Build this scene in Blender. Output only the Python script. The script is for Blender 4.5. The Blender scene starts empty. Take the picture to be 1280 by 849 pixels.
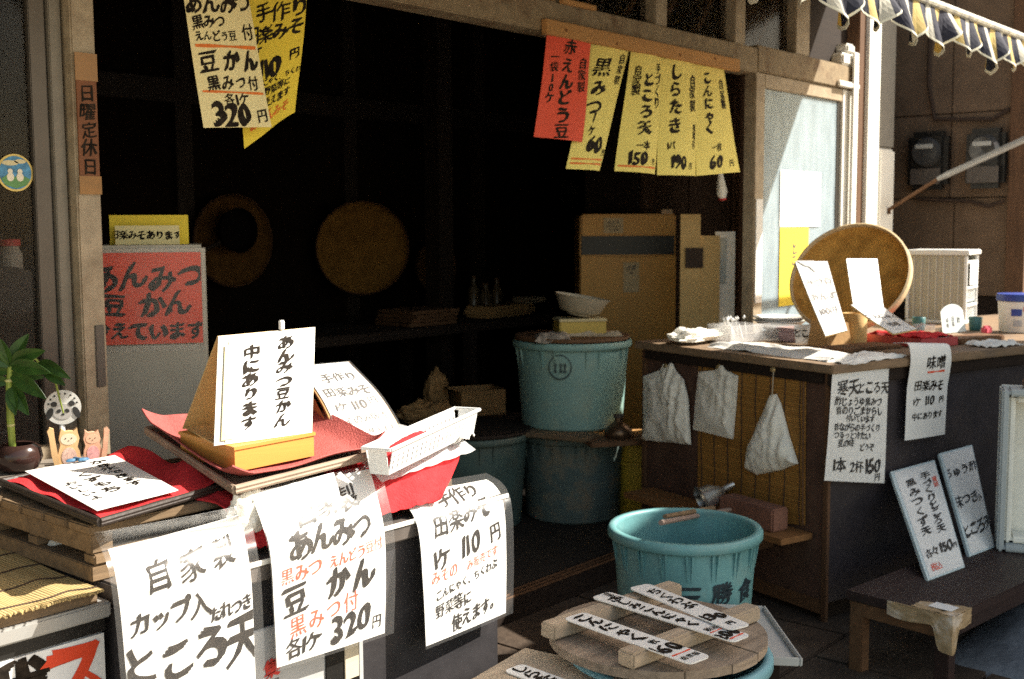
import bpy, bmesh, math, random
from mathutils import Vector, Matrix, noise
random.seed(7)
S = bpy.context.scene
COL = S.collection
PI = math.pi
R = math.radians

# ------------------------------------------------------------------ camera, light, exposure
FOC, EYE = 1450.0, 1.40                      # focal length in photo pixels (1280 wide), eye height
HEAD, PITCH, ROLL = R(40.5), math.atan(140.5 / 1450), R(0.3)
fw0 = Vector((math.cos(HEAD), math.sin(HEAD), 0)); rt0 = Vector((math.sin(HEAD), -math.cos(HEAD), 0)); uz = Vector((0, 0, 1))
FW = fw0 * math.cos(PITCH) - uz * math.sin(PITCH); UP = uz * math.cos(PITCH) + fw0 * math.sin(PITCH)
RT = rt0 * math.cos(ROLL) - UP * math.sin(ROLL); UP = UP * math.cos(ROLL) + rt0 * math.sin(ROLL)
cam_d = bpy.data.cameras.new('camera'); cam = bpy.data.objects.new('camera', cam_d); COL.objects.link(cam)
cam_d.sensor_width = 36; cam_d.lens = 36 * FOC / 1280; cam_d.clip_start = .05; cam_d.clip_end = 500
cam_d.dof.use_dof = True; cam_d.dof.focus_distance = 2.45; cam_d.dof.aperture_fstop = 6.3
m = Matrix((RT, UP, -FW)).transposed().to_4x4(); m.translation = Vector((0, 0, EYE)); cam.matrix_world = m
S.camera = cam

LDIR = Vector((-.69, .60, -.806)).normalized()          # direction the sunlight travels
elev = math.asin(-LDIR.z); az = math.atan2(-LDIR.y, -LDIR.x)
W = bpy.data.worlds.new('World'); S.world = W; W.use_nodes = True
nt = W.node_tree; nt.nodes.clear()
sky = nt.nodes.new('ShaderNodeTexSky'); sky.sky_type = 'NISHITA'; sky.sun_disc = False
sky.sun_elevation = elev; sky.sun_rotation = PI / 2 - az; sky.air_density = 1.0; sky.dust_density = 1.5
bg = nt.nodes.new('ShaderNodeBackground'); bg.inputs[1].default_value = .132
out = nt.nodes.new('ShaderNodeOutputWorld')
tint = nt.nodes.new('ShaderNodeMixRGB'); tint.blend_type = 'MULTIPLY'; tint.inputs[0].default_value = 1; tint.inputs[2].default_value = (1.20, 1.0, .75, 1)
nt.links.new(sky.outputs[0], tint.inputs[1]); nt.links.new(tint.outputs[0], bg.inputs[0]); nt.links.new(bg.outputs[0], out.inputs[0])
sd = bpy.data.lights.new('sun', 'SUN'); sd.energy = 5.0; sd.angle = R(.5); sd.color = (1, .94, .83)
so = bpy.data.objects.new('sun', sd); COL.objects.link(so); so.rotation_euler = LDIR.to_track_quat('-Z', 'Y').to_euler()
S.view_settings.view_transform = 'Standard'; S.view_settings.look = 'None'
S.view_settings.exposure = 1.30; S.view_settings.gamma = 1; S.view_settings.use_curve_mapping = False
S.cycles.max_bounces = 8; S.cycles.transparent_max_bounces = 16; S.cycles.use_denoising = False
S.cycles.sample_clamp_indirect = 4

# ------------------------------------------------------------------ where a sight line meets a real plane
OC = Vector((0, 0, EYE))
def ray(px, py): return FW + RT * ((px - 640) / FOC) - UP * ((py - 424.5) / FOC)
def pz(px, py, z): d = ray(px, py); return OC + d * ((z - EYE) / d.z)
def pY(px, py, Y): d = ray(px, py); return OC + d * (Y / d.y)
def pX(px, py, X): d = ray(px, py); return OC + d * (X / d.x)
# the street counter on the right stands turned by about 16 degrees
CA = Vector((.284, .959, 0)); CB = Vector((.959, -.284, 0)); CC = Vector((3.69, 1.72, 0))
def cw(u, w, z): return CC + CB * u + CA * w + uz * z
def pA(px, py, u): d = ray(px, py); return OC + d * (((CC - OC).dot(CB) + u) / d.dot(CB))
def pB(px, py, w): d = ray(px, py); return OC + d * (((CC - OC).dot(CA) + w) / d.dot(CA))

# ------------------------------------------------------------------ materials
def _mat(name):
    m = bpy.data.materials.new(name); m.use_nodes = True
    return m, m.node_tree, m.node_tree.nodes['Principled BSDF']
def _set(b, k, v):
    if k in b.inputs: b.inputs[k].default_value = v
def M(name, rgb, rough=.6, var=.12, scale=14, bump=0., bscale=None, metal=0, spec=.4, stain=None, stain_amt=.5, stain_scale=5, stretch=(1, 1, 1), trans=0):
    m, t, b = _mat(name); N = t.nodes; L = t.links
    _set(b, 'Roughness', rough); _set(b, 'Metallic', metal); _set(b, 'Specular IOR Level', spec)
    tc = N.new('ShaderNodeTexCoord'); mp = N.new('ShaderNodeMapping'); mp.inputs['Scale'].default_value = stretch
    L.new(tc.outputs['Object'], mp.inputs[0])
    n = N.new('ShaderNodeTexNoise'); n.inputs['Scale'].default_value = scale; n.inputs['Detail'].default_value = 6; n.inputs['Roughness'].default_value = .65
    L.new(mp.outputs[0], n.inputs['Vector'])
    rmp = N.new('ShaderNodeValToRGB'); e = rmp.color_ramp.elements
    e[0].position = .3; e[1].position = .7
    e[0].color = [max(0, c * (1 - var)) for c in rgb] + [1]; e[1].color = [min(1, c * (1 + var)) for c in rgb] + [1]
    L.new(n.outputs[0], rmp.inputs[0]); colr = rmp.outputs[0]
    if stain:
        n2 = N.new('ShaderNodeTexNoise'); n2.inputs['Scale'].default_value = stain_scale; n2.inputs['Detail'].default_value = 8; n2.inputs['Roughness'].default_value = .7
        L.new(mp.outputs[0], n2.inputs['Vector'])
        r2 = N.new('ShaderNodeValToRGB'); r2.color_ramp.elements[0].position = .5; r2.color_ramp.elements[1].position = .72
        r2.color_ramp.elements[0].color = (0, 0, 0, 1); r2.color_ramp.elements[1].color = (stain_amt,) * 3 + (1,)
        L.new(n2.outputs[0], r2.inputs[0])
        mx = N.new('ShaderNodeMixRGB'); mx.inputs[2].default_value = list(stain) + [1]
        L.new(r2.outputs[0], mx.inputs[0]); L.new(colr, mx.inputs[1]); colr = mx.outputs[0]
    L.new(colr, b.inputs['Base Color'])
    if bump:
        n3 = N.new('ShaderNodeTexNoise'); n3.inputs['Scale'].default_value = bscale or scale * 4; n3.inputs['Detail'].default_value = 5
        L.new(mp.outputs[0], n3.inputs['Vector'])
        bp = N.new('ShaderNodeBump'); bp.inputs['Strength'].default_value = bump; bp.inputs['Distance'].default_value = .01
        L.new(n3.outputs[0], bp.inputs['Height']); L.new(bp.outputs[0], b.inputs['Normal'])
    if trans:                                                    # thin sheet: some light comes through from behind
        tr = N.new('ShaderNodeBsdfTranslucent'); L.new(colr, tr.inputs[0])
        ms = N.new('ShaderNodeMixShader'); ms.inputs[0].default_value = trans
        L.new(b.outputs[0], ms.inputs[1]); L.new(tr.outputs[0], ms.inputs[2]); L.new(ms.outputs[0], N['Material Output'].inputs[0])
    return m
def WOOD(name, rgb, dark=.55, rough=.7, axis='X', scale=3, bump=.25, stain=None):
    st = {'X': (1, 9, 9), 'Y': (9, 1, 9), 'Z': (9, 9, 1)}[axis]
    m, t, b = _mat(name); N = t.nodes; L = t.links
    _set(b, 'Roughness', rough); _set(b, 'Specular IOR Level', .3)
    tc = N.new('ShaderNodeTexCoord'); mp = N.new('ShaderNodeMapping'); mp.inputs['Scale'].default_value = st
    L.new(tc.outputs['Object'], mp.inputs[0])
    n = N.new('ShaderNodeTexNoise'); n.inputs['Scale'].default_value = scale; n.inputs['Detail'].default_value = 9; n.inputs['Roughness'].default_value = .7; n.inputs['Distortion'].default_value = .6
    L.new(mp.outputs[0], n.inputs['Vector'])
    r = N.new('ShaderNodeValToRGB'); e = r.color_ramp.elements; e[0].position = .28; e[1].position = .7
    e[0].color = [c * dark for c in rgb] + [1]; e[1].color = list(rgb) + [1]
    L.new(n.outputs[0], r.inputs[0]); colr = r.outputs[0]
    if stain:
        n2 = N.new('ShaderNodeTexNoise'); n2.inputs['Scale'].default_value = 6; n2.inputs['Detail'].default_value = 6
        L.new(tc.outputs['Object'], n2.inputs['Vector'])
        r2 = N.new('ShaderNodeValToRGB'); r2.color_ramp.elements[0].position = .48; r2.color_ramp.elements[1].position = .7
        r2.color_ramp.elements[1].color = (.7, .7, .7, 1)
        L.new(n2.outputs[0], r2.inputs[0]); mx = N.new('ShaderNodeMixRGB'); mx.inputs[2].default_value = list(stain) + [1]
        L.new(r2.outputs[0], mx.inputs[0]); L.new(colr, mx.inputs[1]); colr = mx.outputs[0]
    L.new(colr, b.inputs['Base Color'])
    bp = N.new('ShaderNodeBump'); bp.inputs['Strength'].default_value = bump; bp.inputs['Distance'].default_value = .006
    L.new(n.outputs[0], bp.inputs['Height']); L.new(bp.outputs[0], b.inputs['Normal'])
    return m
def FILM(name, clear=.8, rough=.12, tint=(1, 1, 1), diff=.1):
    """thin clear plastic: mostly see-through, with a gloss and a little haze"""
    m, t, b = _mat(name); N = t.nodes; L = t.links
    tr = N.new('ShaderNodeBsdfTransparent'); tr.inputs[0].default_value = list(tint) + [1]
    _set(b, 'Base Color', (.8, .8, .8, 1)); _set(b, 'Roughness', rough); _set(b, 'Specular IOR Level', .8)
    tc = N.new('ShaderNodeTexCoord'); n = N.new('ShaderNodeTexNoise'); n.inputs['Scale'].default_value = 26; n.inputs['Detail'].default_value = 3
    L.new(tc.outputs['Object'], n.inputs['Vector'])
    bp = N.new('ShaderNodeBump'); bp.inputs['Strength'].default_value = .25; bp.inputs['Distance'].default_value = .006
    L.new(n.outputs[0], bp.inputs['Height']); L.new(bp.outputs[0], b.inputs['Normal'])
    ms = N.new('ShaderNodeMixShader'); ms.inputs[0].default_value = 1 - clear
    L.new(tr.outputs[0], ms.inputs[1]); L.new(b.outputs[0], ms.inputs[2]); L.new(ms.outputs[0], N['Material Output'].inputs[0])
    return m
def STRIPES(name, stops, period, axis='X', rough=.8, trans=.25):
    """cloth stripes: stops = [(pos 0..1, rgb), ...]"""
    m, t, b = _mat(name); N = t.nodes; L = t.links
    tc = N.new('ShaderNodeTexCoord'); sp = N.new('ShaderNodeSeparateXYZ'); L.new(tc.outputs['Object'], sp.inputs[0])
    d = N.new('ShaderNodeMath'); d.operation = 'DIVIDE'; d.inputs[1].default_value = period; L.new(sp.outputs[axis], d.inputs[0])
    f = N.new('ShaderNodeMath'); f.operation = 'FRACT'; L.new(d.outputs[0], f.inputs[0])
    r = N.new('ShaderNodeValToRGB'); r.color_ramp.interpolation = 'CONSTANT'
    for i, (p, c) in enumerate(stops):
        e = r.color_ramp.elements[i] if i < 2 else r.color_ramp.elements.new(p)
        e.position = p; e.color = list(c) + [1]
    L.new(f.outputs[0], r.inputs[0]); L.new(r.outputs[0], b.inputs['Base Color']); _set(b, 'Roughness', rough)
    if trans:
        tr = N.new('ShaderNodeBsdfTranslucent'); L.new(r.outputs[0], tr.inputs[0])
        ms = N.new('ShaderNodeMixShader'); ms.inputs[0].default_value = trans
        L.new(b.outputs[0], ms.inputs[1]); L.new(tr.outputs[0], ms.inputs[2]); L.new(ms.outputs[0], N['Material Output'].inputs[0])
    return m
def SLATS(name, c1, c2, period, axis='X', cross=None, rough=.7, bump=.6):
    """split bamboo: thin slats with darker gaps, each slat a slightly different tone"""
    m, t, b = _mat(name); N = t.nodes; L = t.links
    tc = N.new('ShaderNodeTexCoord'); sp = N.new('ShaderNodeSeparateXYZ'); L.new(tc.outputs['Object'], sp.inputs[0])
    d = N.new('ShaderNodeMath'); d.operation = 'DIVIDE'; d.inputs[1].default_value = period; L.new(sp.outputs[axis], d.inputs[0])
    fl = N.new('ShaderNodeMath'); fl.operation = 'FLOOR'; L.new(d.outputs[0], fl.inputs[0])
    fr = N.new('ShaderNodeMath'); fr.operation = 'FRACT'; L.new(d.outputs[0], fr.inputs[0])
    wn = N.new('ShaderNodeTexWhiteNoise'); wn.noise_dimensions = '1D'; L.new(fl.outputs[0], wn.inputs['W'])
    n = N.new('ShaderNodeTexNoise'); n.inputs['Scale'].default_value = 9; n.inputs['Detail'].default_value = 4; L.new(tc.outputs['Object'], n.inputs['Vector'])
    ad = N.new('ShaderNodeMath'); ad.operation = 'ADD'; L.new(wn.outputs[0], ad.inputs[0]); L.new(n.outputs[0], ad.inputs[1])
    hf = N.new('ShaderNodeMath'); hf.operation = 'MULTIPLY'; hf.inputs[1].default_value = .5; L.new(ad.outputs[0], hf.inputs[0])
    mx = N.new('ShaderNodeMixRGB'); mx.inputs[1].default_value = list(c1) + [1]; mx.inputs[2].default_value = list(c2) + [1]; L.new(hf.outputs[0], mx.inputs[0])
    pp = N.new('ShaderNodeMath'); pp.operation = 'PINGPONG'; pp.inputs[1].default_value = .5; L.new(fr.outputs[0], pp.inputs[0])
    gp = N.new('ShaderNodeMath'); gp.operation = 'GREATER_THAN'; gp.inputs[1].default_value = .1; L.new(pp.outputs[0], gp.inputs[0])
    mg = N.new('ShaderNodeMixRGB'); mg.inputs[1].default_value = [c * .3 for c in c1] + [1]
    L.new(gp.outputs[0], mg.inputs[0]); L.new(mx.outputs[0], mg.inputs[2]); L.new(mg.outputs[0], b.inputs['Base Color'])
    bp = N.new('ShaderNodeBump'); bp.inputs['Strength'].default_value = bump; bp.inputs['Distance'].default_value = .004
    L.new(pp.outputs[0], bp.inputs['Height']); L.new(bp.outputs[0], b.inputs['Normal']); _set(b, 'Roughness', rough)
    return m
def WEAVE(name, c1, c2, scale=90):
    m, t, b = _mat(name); N = t.nodes; L = t.links
    tc = N.new('ShaderNodeTexCoord')
    w1 = N.new('ShaderNodeTexChecker'); w1.inputs['Scale'].default_value = scale; L.new(tc.outputs['Object'], w1.inputs[0])
    n = N.new('ShaderNodeTexNoise'); n.inputs['Scale'].default_value = 18; n.inputs['Detail'].default_value = 6; L.new(tc.outputs['Object'], n.inputs['Vector'])
    mx = N.new('ShaderNodeMixRGB'); mx.inputs[1].default_value = list(c1) + [1]; mx.inputs[2].default_value = list(c2) + [1]; L.new(w1.outputs['Fac'], mx.inputs[0])
    m2 = N.new('ShaderNodeMixRGB'); m2.blend_type = 'MULTIPLY'; m2.inputs[0].default_value = .7
    r = N.new('ShaderNodeValToRGB'); r.color_ramp.elements[0].position = .3; r.color_ramp.elements[0].color = (.45, .42, .4, 1); r.color_ramp.elements[1].position = .65
    L.new(n.outputs[0], r.inputs[0]); L.new(mx.outputs[0], m2.inputs[1]); L.new(r.outputs[0], m2.inputs[2]); L.new(m2.outputs[0], b.inputs['Base Color'])
    bp = N.new('ShaderNodeBump'); bp.inputs['Strength'].default_value = .5; bp.inputs['Distance'].default_value = .004
    L.new(w1.outputs['Fac'], bp.inputs['Height']); bp.inputs['Strength'].default_value = .25; L.new(bp.outputs[0], b.inputs['Normal']); _set(b, 'Roughness', .9); _set(b, 'Specular IOR Level', .08)
    return m
def GLASS(name, haze=(.25, .3, .32), amount=.5, rough=.35, streak=True):
    """dusty old window glass: part see-through, part a grey film"""
    m, t, b = _mat(name); N = t.nodes; L = t.links
    tr = N.new('ShaderNodeBsdfTransparent'); _set(b, 'Base Color', list(haze) + [1]); _set(b, 'Roughness', rough); _set(b, 'Specular IOR Level', .25)
    tc = N.new('ShaderNodeTexCoord'); n = N.new('ShaderNodeTexNoise'); n.inputs['Scale'].default_value = 5; n.inputs['Detail'].default_value = 5
    mp = N.new('ShaderNodeMapping'); mp.inputs['Scale'].default_value = (3, 3, 1); L.new(tc.outputs['Object'], mp.inputs[0]); L.new(mp.outputs[0], n.inputs['Vector'])
    mr = N.new('ShaderNodeMapRange'); mr.inputs['From Min'].default_value = .3; mr.inputs['From Max'].default_value = .7
    mr.inputs['To Min'].default_value = amount * .8; mr.inputs['To Max'].default_value = min(1, amount * 1.2); L.new(n.outputs[0], mr.inputs[0])
    ms = N.new('ShaderNodeMixShader'); L.new(mr.outputs[0], ms.inputs[0]); L.new(tr.outputs[0], ms.inputs[1]); L.new(b.outputs[0], ms.inputs[2])
    L.new(ms.outputs[0], N['Material Output'].inputs[0])
    return m

INK = M('ink', (.020, .015, .011), .7, .75, 45, spec=.08)
INKB = M('thin_ink', (.10, .09, .085), .6, .5, 40)
INKR = M('red_ink', (.72, .09, .035), .6, .25, 60)
INKO = M('orange_ink', (.70, .17, .02), .6, .25, 60)
PAPER = M('paper', (.83, .82, .79), .8, .03, 8, .22, 11, trans=.12)
PAPERC = M('cream_paper', (.90, .79, .42), .8, .05, 8, .15, 14, trans=.15)
PAPERY = M('yellow_paper', (.90, .70, .07), .8, .06, 8, .08, 30, trans=.15)
PAPERR = M('red_paper', (.80, .10, .05), .75, .06, 8, .08, 30, trans=.15)
PAPERV = M('pale_yellow_paper', (.90, .77, .22), .8, .06, 8, .08, 30, trans=.15)
def GLOSSFILM(name, haze=.02, rough=.27):
    m, t, b = _mat(name); N = t.nodes; L = t.links
    tr = N.new('ShaderNodeBsdfTransparent'); gl = N.new('ShaderNodeBsdfGlossy'); gl.inputs['Roughness'].default_value = rough
    lw = N.new('ShaderNodeLayerWeight'); pw = N.new('ShaderNodeMath'); pw.operation = 'POWER'; pw.inputs[1].default_value = 4; L.new(lw.outputs['Facing'], pw.inputs[0])
    fr = N.new('ShaderNodeMath'); fr.operation = 'MULTIPLY_ADD'; fr.inputs[1].default_value = .45; fr.inputs[2].default_value = .022; L.new(pw.outputs[0], fr.inputs[0])
    tc = N.new('ShaderNodeTexCoord'); n = N.new('ShaderNodeTexNoise'); n.inputs['Scale'].default_value = 18; n.inputs['Detail'].default_value = 2; L.new(tc.outputs['Object'], n.inputs['Vector'])
    bp = N.new('ShaderNodeBump'); bp.inputs['Strength'].default_value = .3; bp.inputs['Distance'].default_value = .008; L.new(n.outputs[0], bp.inputs['Height'])
    L.new(bp.outputs[0], gl.inputs['Normal']); L.new(bp.outputs[0], lw.inputs['Normal'])
    m1 = N.new('ShaderNodeMixShader'); L.new(fr.outputs[0], m1.inputs[0]); L.new(tr.outputs[0], m1.inputs[1]); L.new(gl.outputs[0], m1.inputs[2])
    _set(b, 'Base Color', (.8, .8, .8, 1)); _set(b, 'Roughness', .6); m2 = N.new('ShaderNodeMixShader'); m2.inputs[0].default_value = haze
    L.new(m1.outputs[0], m2.inputs[1]); L.new(b.outputs[0], m2.inputs[2]); L.new(m2.outputs[0], N['Material Output'].inputs[0]); return m
SLEEVE = GLOSSFILM('clear_sleeve')
CLEAR = FILM('clear_plastic', .72, .2)
BAGW = M('bag_plastic', (.92, .88, .78), .36, .04, 20, .6, 30, trans=.10, spec=.5)
CLOTHW = M('white_cloth', (.72, .70, .66), .9, .08, 20, .4, 40)
FELT = M('red_felt', (.56, .035, .04), .95, .2, 60, .5, 220, spec=.15)
FELTB = M('brick_felt', (.40, .10, .09), .95, .15, 60, .5, 220, spec=.15)
LACQ = M('dark_tray', (.035, .026, .022), .45, .3, 20, .1)
ORNG = WOOD('varnished_box', (.62, .30, .07), .8, .5, 'X', 3, .1)
PLY = WOOD('plywood', (.50, .26, .09), .7, .75, 'X', 3, .15)
OLDW = WOOD('weathered_board', (.26, .175, .10), .4, .8, 'X', 4, .5, stain=(.10, .08, .065))
OLDWX = WOOD('weathered_lid', (.50, .40, .29), .55, .85, 'X', 4, .5, stain=(.30, .25, .19))
BRNW = WOOD('brown_wood', (.17, .085, .04), .5, .7, 'X', 4, .3)
BRNWZ = WOOD('brown_upright', (.14, .07, .035), .5, .7, 'Z', 4, .3)
DRKW = WOOD('dark_wood', (.022, .012, .007), .5, .8, 'X', 4, .3)
FRAME = M('painted_frame', (.33, .265, .18), .6, .2, 25, .15, 60, stain=(.15, .09, .045), stain_amt=.75)
HEADM = M('header_paint', (.24, .18, .105), .7, .22, 25, .2, 60, stain=(.10, .05, .02), stain_amt=.9, stain_scale=9)
WHITEP = M('white_paint', (.74, .72, .66), .5, .06, 20, .1, stain=(.5, .44, .34), stain_amt=.4)
FRIDGE = M('fridge_enamel', (.44, .405, .33), .45, .05, 8, stain=(.30, .25, .17), stain_amt=.4)
BEIGE = M('beige_enamel', (.55, .275, .055), .45, .08, 6)
BLACKP = M('black_plastic', (.012, .011, .010), .4, .2)
GREYM = M('grey_metal', (.36, .36, .35), .4, .1, 20, metal=.3, stain=(.2, .15, .1), stain_amt=.4)
STEEL = M('steel', (.60, .60, .58), .28, .08, 30, metal=.9)
DARKM = M('dark_front', (.035, .032, .034), .45, .3, 8, .1)
PANELG = M('grey_panel', (.46, .46, .46), .4, .08, 12, stain=(.25, .23, .2), stain_amt=.4)
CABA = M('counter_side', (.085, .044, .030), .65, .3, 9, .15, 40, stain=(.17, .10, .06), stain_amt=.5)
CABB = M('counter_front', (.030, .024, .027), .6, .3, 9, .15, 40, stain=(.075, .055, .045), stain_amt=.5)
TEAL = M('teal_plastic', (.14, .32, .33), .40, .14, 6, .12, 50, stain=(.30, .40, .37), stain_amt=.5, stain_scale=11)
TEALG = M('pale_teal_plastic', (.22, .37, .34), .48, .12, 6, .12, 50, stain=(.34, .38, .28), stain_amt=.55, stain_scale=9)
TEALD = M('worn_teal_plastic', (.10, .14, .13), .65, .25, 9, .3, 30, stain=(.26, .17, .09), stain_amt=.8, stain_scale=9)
YELB = M('yellow_plastic', (.52, .36, .04), .5, .1, 8)
BAMB = SLATS('bamboo_mat', (.42, .29, .11), (.58, .44, .21), .0062, 'X')
BLIND = SLATS('bamboo_blind', (.26, .115, .018), (.46, .23, .05), .0075, 'Z')
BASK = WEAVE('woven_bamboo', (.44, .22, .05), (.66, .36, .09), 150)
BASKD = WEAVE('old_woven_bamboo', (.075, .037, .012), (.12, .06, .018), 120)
CARD = M('cardboard', (.36, .21, .085), .85, .15, 10, .15, 60)
CARDL = M('pale_cardboard', (.60, .40, .17), .85, .10, 10, .15, 60, stain=(.40, .25, .10), stain_amt=.5)
WPL = M('white_plastic', (.74, .74, .72), .4, .03, 10)
GPL = M('grey_plastic', (.38, .42, .43), .5, .06, 10)
REDP = M('red_plastic', (.55, .04, .04), .4, .1, 10)
GREEN = M('leaf', (.034, .085, .014), .42, .45, 30, trans=.2)
STALK = M('stalk', (.20, .26, .04), .5, .25, 20)
STRING = M('string', (.45, .38, .28), .9, .1)
THREAD = M('dark_thread', (.05, .03, .02), .9, .1)

# ------------------------------------------------------------------ mesh helpers
class MB:
    def __init__(s): s.v = []; s.f = []; s.m = []
    def add(s, vs, fs, mi=0):
        o = len(s.v); s.v += [Vector(v) for v in vs]; s.f += [[i + o for i in f] for f in fs]; s.m += [mi] * len(fs); return s
    def box(s, c, d, rot=None, bev=.003, mi=0):
        bm = bmesh.new(); bmesh.ops.create_cube(bm, size=1); bmesh.ops.scale(bm, vec=d, verts=bm.verts)
        if bev: bmesh.ops.bevel(bm, geom=list(bm.edges), offset=min(bev, min(d) * .3), segments=2, affect='EDGES', clamp_overlap=True)
        if rot is not None:
            r = rot if isinstance(rot, Matrix) else Matrix.Rotation(rot, 3, 'Z')
            bmesh.ops.transform(bm, matrix=r.to_4x4(), verts=bm.verts)
        bm.verts.index_update(); s.add([v.co + Vector(c) for v in bm.verts], [[v.index for v in f.verts] for f in bm.faces], mi); bm.free(); return s
    def span(s, a, b, bev=.003, mi=0):
        a = Vector(a); b = Vector(b); return s.box((a + b) / 2, [abs(x) for x in (b - a)], None, bev, mi)
    def hexa(s, bot, top, mi=0):            # two quads, same winding, seen from above counter-clockwise
        return s.add(list(bot) + list(top), [[3, 2, 1, 0], [4, 5, 6, 7]] + [[i, (i + 1) % 4, (i + 1) % 4 + 4, i + 4] for i in range(4)], mi)
    def tube(s, pts, r, n=10, mi=0):
        pts = [Vector(p) for p in pts]; rs = r if isinstance(r, (list, tuple)) else [r] * len(pts); vs = []; fs = []; prev = None
        for i, p in enumerate(pts):
            t = (pts[min(i + 1, len(pts) - 1)] - pts[max(i - 1, 0)]).normalized()
            if prev is None: x = t.orthogonal().normalized()
            else: x = (prev - t * prev.dot(t)).normalized()
            prev = x; y = t.cross(x)
            vs += [p + (x * math.cos(2 * PI * k / n) + y * math.sin(2 * PI * k / n)) * rs[i] for k in range(n)]
        for i in range(len(pts) - 1):
            for k in range(n): fs.append([i * n + k, i * n + (k + 1) % n, (i + 1) * n + (k + 1) % n, (i + 1) * n + k])
        fs += [list(range(n))[::-1], [(len(pts) - 1) * n + k for k in range(n)]]
        return s.add(vs, fs, mi)
    def lathe(s, prof, c=(0, 0, 0), n=48, rot=None, mi=0, wob=0):
        vs = []; fs = []; c = Vector(c)
        for (r, z) in prof:
            for k in range(n):
                a = 2 * PI * k / n; rr = r * (1 + wob * math.sin(3 * a + 1))
                v = Vector((rr * math.cos(a), rr * math.sin(a), z)); vs.append((rot @ v if rot else v) + c)
        for i in range(len(prof) - 1):
            for k in range(n): fs.append([i * n + k, i * n + (k + 1) % n, (i + 1) * n + (k + 1) % n, (i + 1) * n + k])
        e = (len(prof) - 1) * n
        if prof[0][0] > 1e-5 and prof[-1][0] > 1e-5: fs += [[e + k, e + (k + 1) % n, (k + 1) % n, k] for k in range(n)]      # a ring
        elif prof[0][0] > 1e-5: fs.append([k for k in range(n)][::-1])
        elif prof[-1][0] > 1e-5: fs.append([e + k for k in range(n)])
        return s.add(vs, fs, mi)
    def sheet(s, fn, nu=12, nv=16, th=.0008, mi=0):
        """closed thin shell over fn(a, t), a and t in 0..1"""
        P = [[fn(i / nu, j / nv) for i in range(nu + 1)] for j in range(nv + 1)]; Nn = []
        for j in range(nv + 1):
            row = []
            for i in range(nu + 1):
                du = P[j][min(i + 1, nu)] - P[j][max(i - 1, 0)]; dv = P[min(j + 1, nv)][i] - P[max(j - 1, 0)][i]
                q = dv.cross(du); row.append(q.normalized() if q.length > 1e-12 else Vector((0, -1, 0)))
            Nn.append(row)
        w = nu + 1; vs = [P[j][i] for j in range(nv + 1) for i in range(w)] + [P[j][i] - Nn[j][i] * th for j in range(nv + 1) for i in range(w)]
        o = w * (nv + 1); fs = []
        for j in range(nv):
            for i in range(nu):
                a = j * w + i; fs.append([a, a + w, a + w + 1, a + 1]); fs.append([o + a, o + a + 1, o + a + w + 1, o + a + w])
        for j in range(nv):
            a = j * w; fs.append([a, o + a, o + a + w, a + w]); a = j * w + nu; fs.append([a, a + w, o + a + w, o + a])
        for i in range(nu):
            a = i; fs.append([a, a + 1, o + a + 1, o + a]); a = nv * w + i; fs.append([a, o + a, o + a + 1, a + 1])
        return s.add(vs, fs, mi)
    def prism(s, poly, O, ux, uy, th, mi=0):       # 2D outline in metres, drawn in the plane (ux, uy), thickness backwards
        O = Vector(O); ux = Vector(ux).normalized(); uy = Vector(uy).normalized(); n = ux.cross(uy); k = len(poly)
        vs = [O + ux * x + uy * y for x, y in poly] + [O + ux * x + uy * y - n * th for x, y in poly]
        return s.add(vs, [list(range(k)), list(range(k, 2 * k))[::-1]] + [[i, i + k, (i + 1) % k + k, (i + 1) % k] for i in range(k)], mi)
    def build(s, name, mat, parent=None, smooth=False, auto=35):
        me = bpy.data.meshes.new(name); vs = s.v
        if parent is not None:
            inv = parent.matrix_world.inverted() if not isinstance(parent, Vector) else None
            inv = WM[parent.name].inverted(); vs = [inv @ v for v in vs]; loc = None
        else:
            mn = [min(v[i] for v in vs) for i in range(3)]; mxx = [max(v[i] for v in vs) for i in range(3)]
            loc = Vector(((mn[0] + mxx[0]) / 2, (mn[1] + mxx[1]) / 2, mn[2])); vs = [v - loc for v in vs]
        me.from_pydata([tuple(v) for v in vs], [], s.f); ml = mat if isinstance(mat, (list, tuple)) else [mat]
        for x in ml: me.materials.append(x)
        if len(ml) > 1: me.polygons.foreach_set('material_index', s.m)
        bm = bmesh.new(); bm.from_mesh(me); bmesh.ops.recalc_face_normals(bm, faces=bm.faces); bm.to_mesh(me); bm.free()
        if smooth:
            me.polygons.foreach_set('use_smooth', [True] * len(me.polygons)); me.set_sharp_from_angle(angle=R(auto))
        me.update(); o = bpy.data.objects.new(name, me); COL.objects.link(o)
        if parent is not None:
            o.parent = parent; WM[o.name] = WM[parent.name].copy()
        else: o.location = loc; WM[o.name] = Matrix.Translation(loc)
        return o
WM = {}
def thing(name, label, cat, loc, rotz=0, group=None):
    o = bpy.data.objects.new(name, None); COL.objects.link(o); o.empty_display_size = .05
    o.location = Vector(loc); o.rotation_euler = (0, 0, rotz); WM[o.name] = Matrix.Translation(Vector(loc)) @ Matrix.Rotation(rotz, 4, 'Z')
    return tag(o, label, cat, group)
def tag(o, label, cat, group=None):
    o['label'] = label; o['category'] = cat
    if group: o['group'] = group
    return o
def struct(o): o['kind'] = 'structure'; return o

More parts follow.
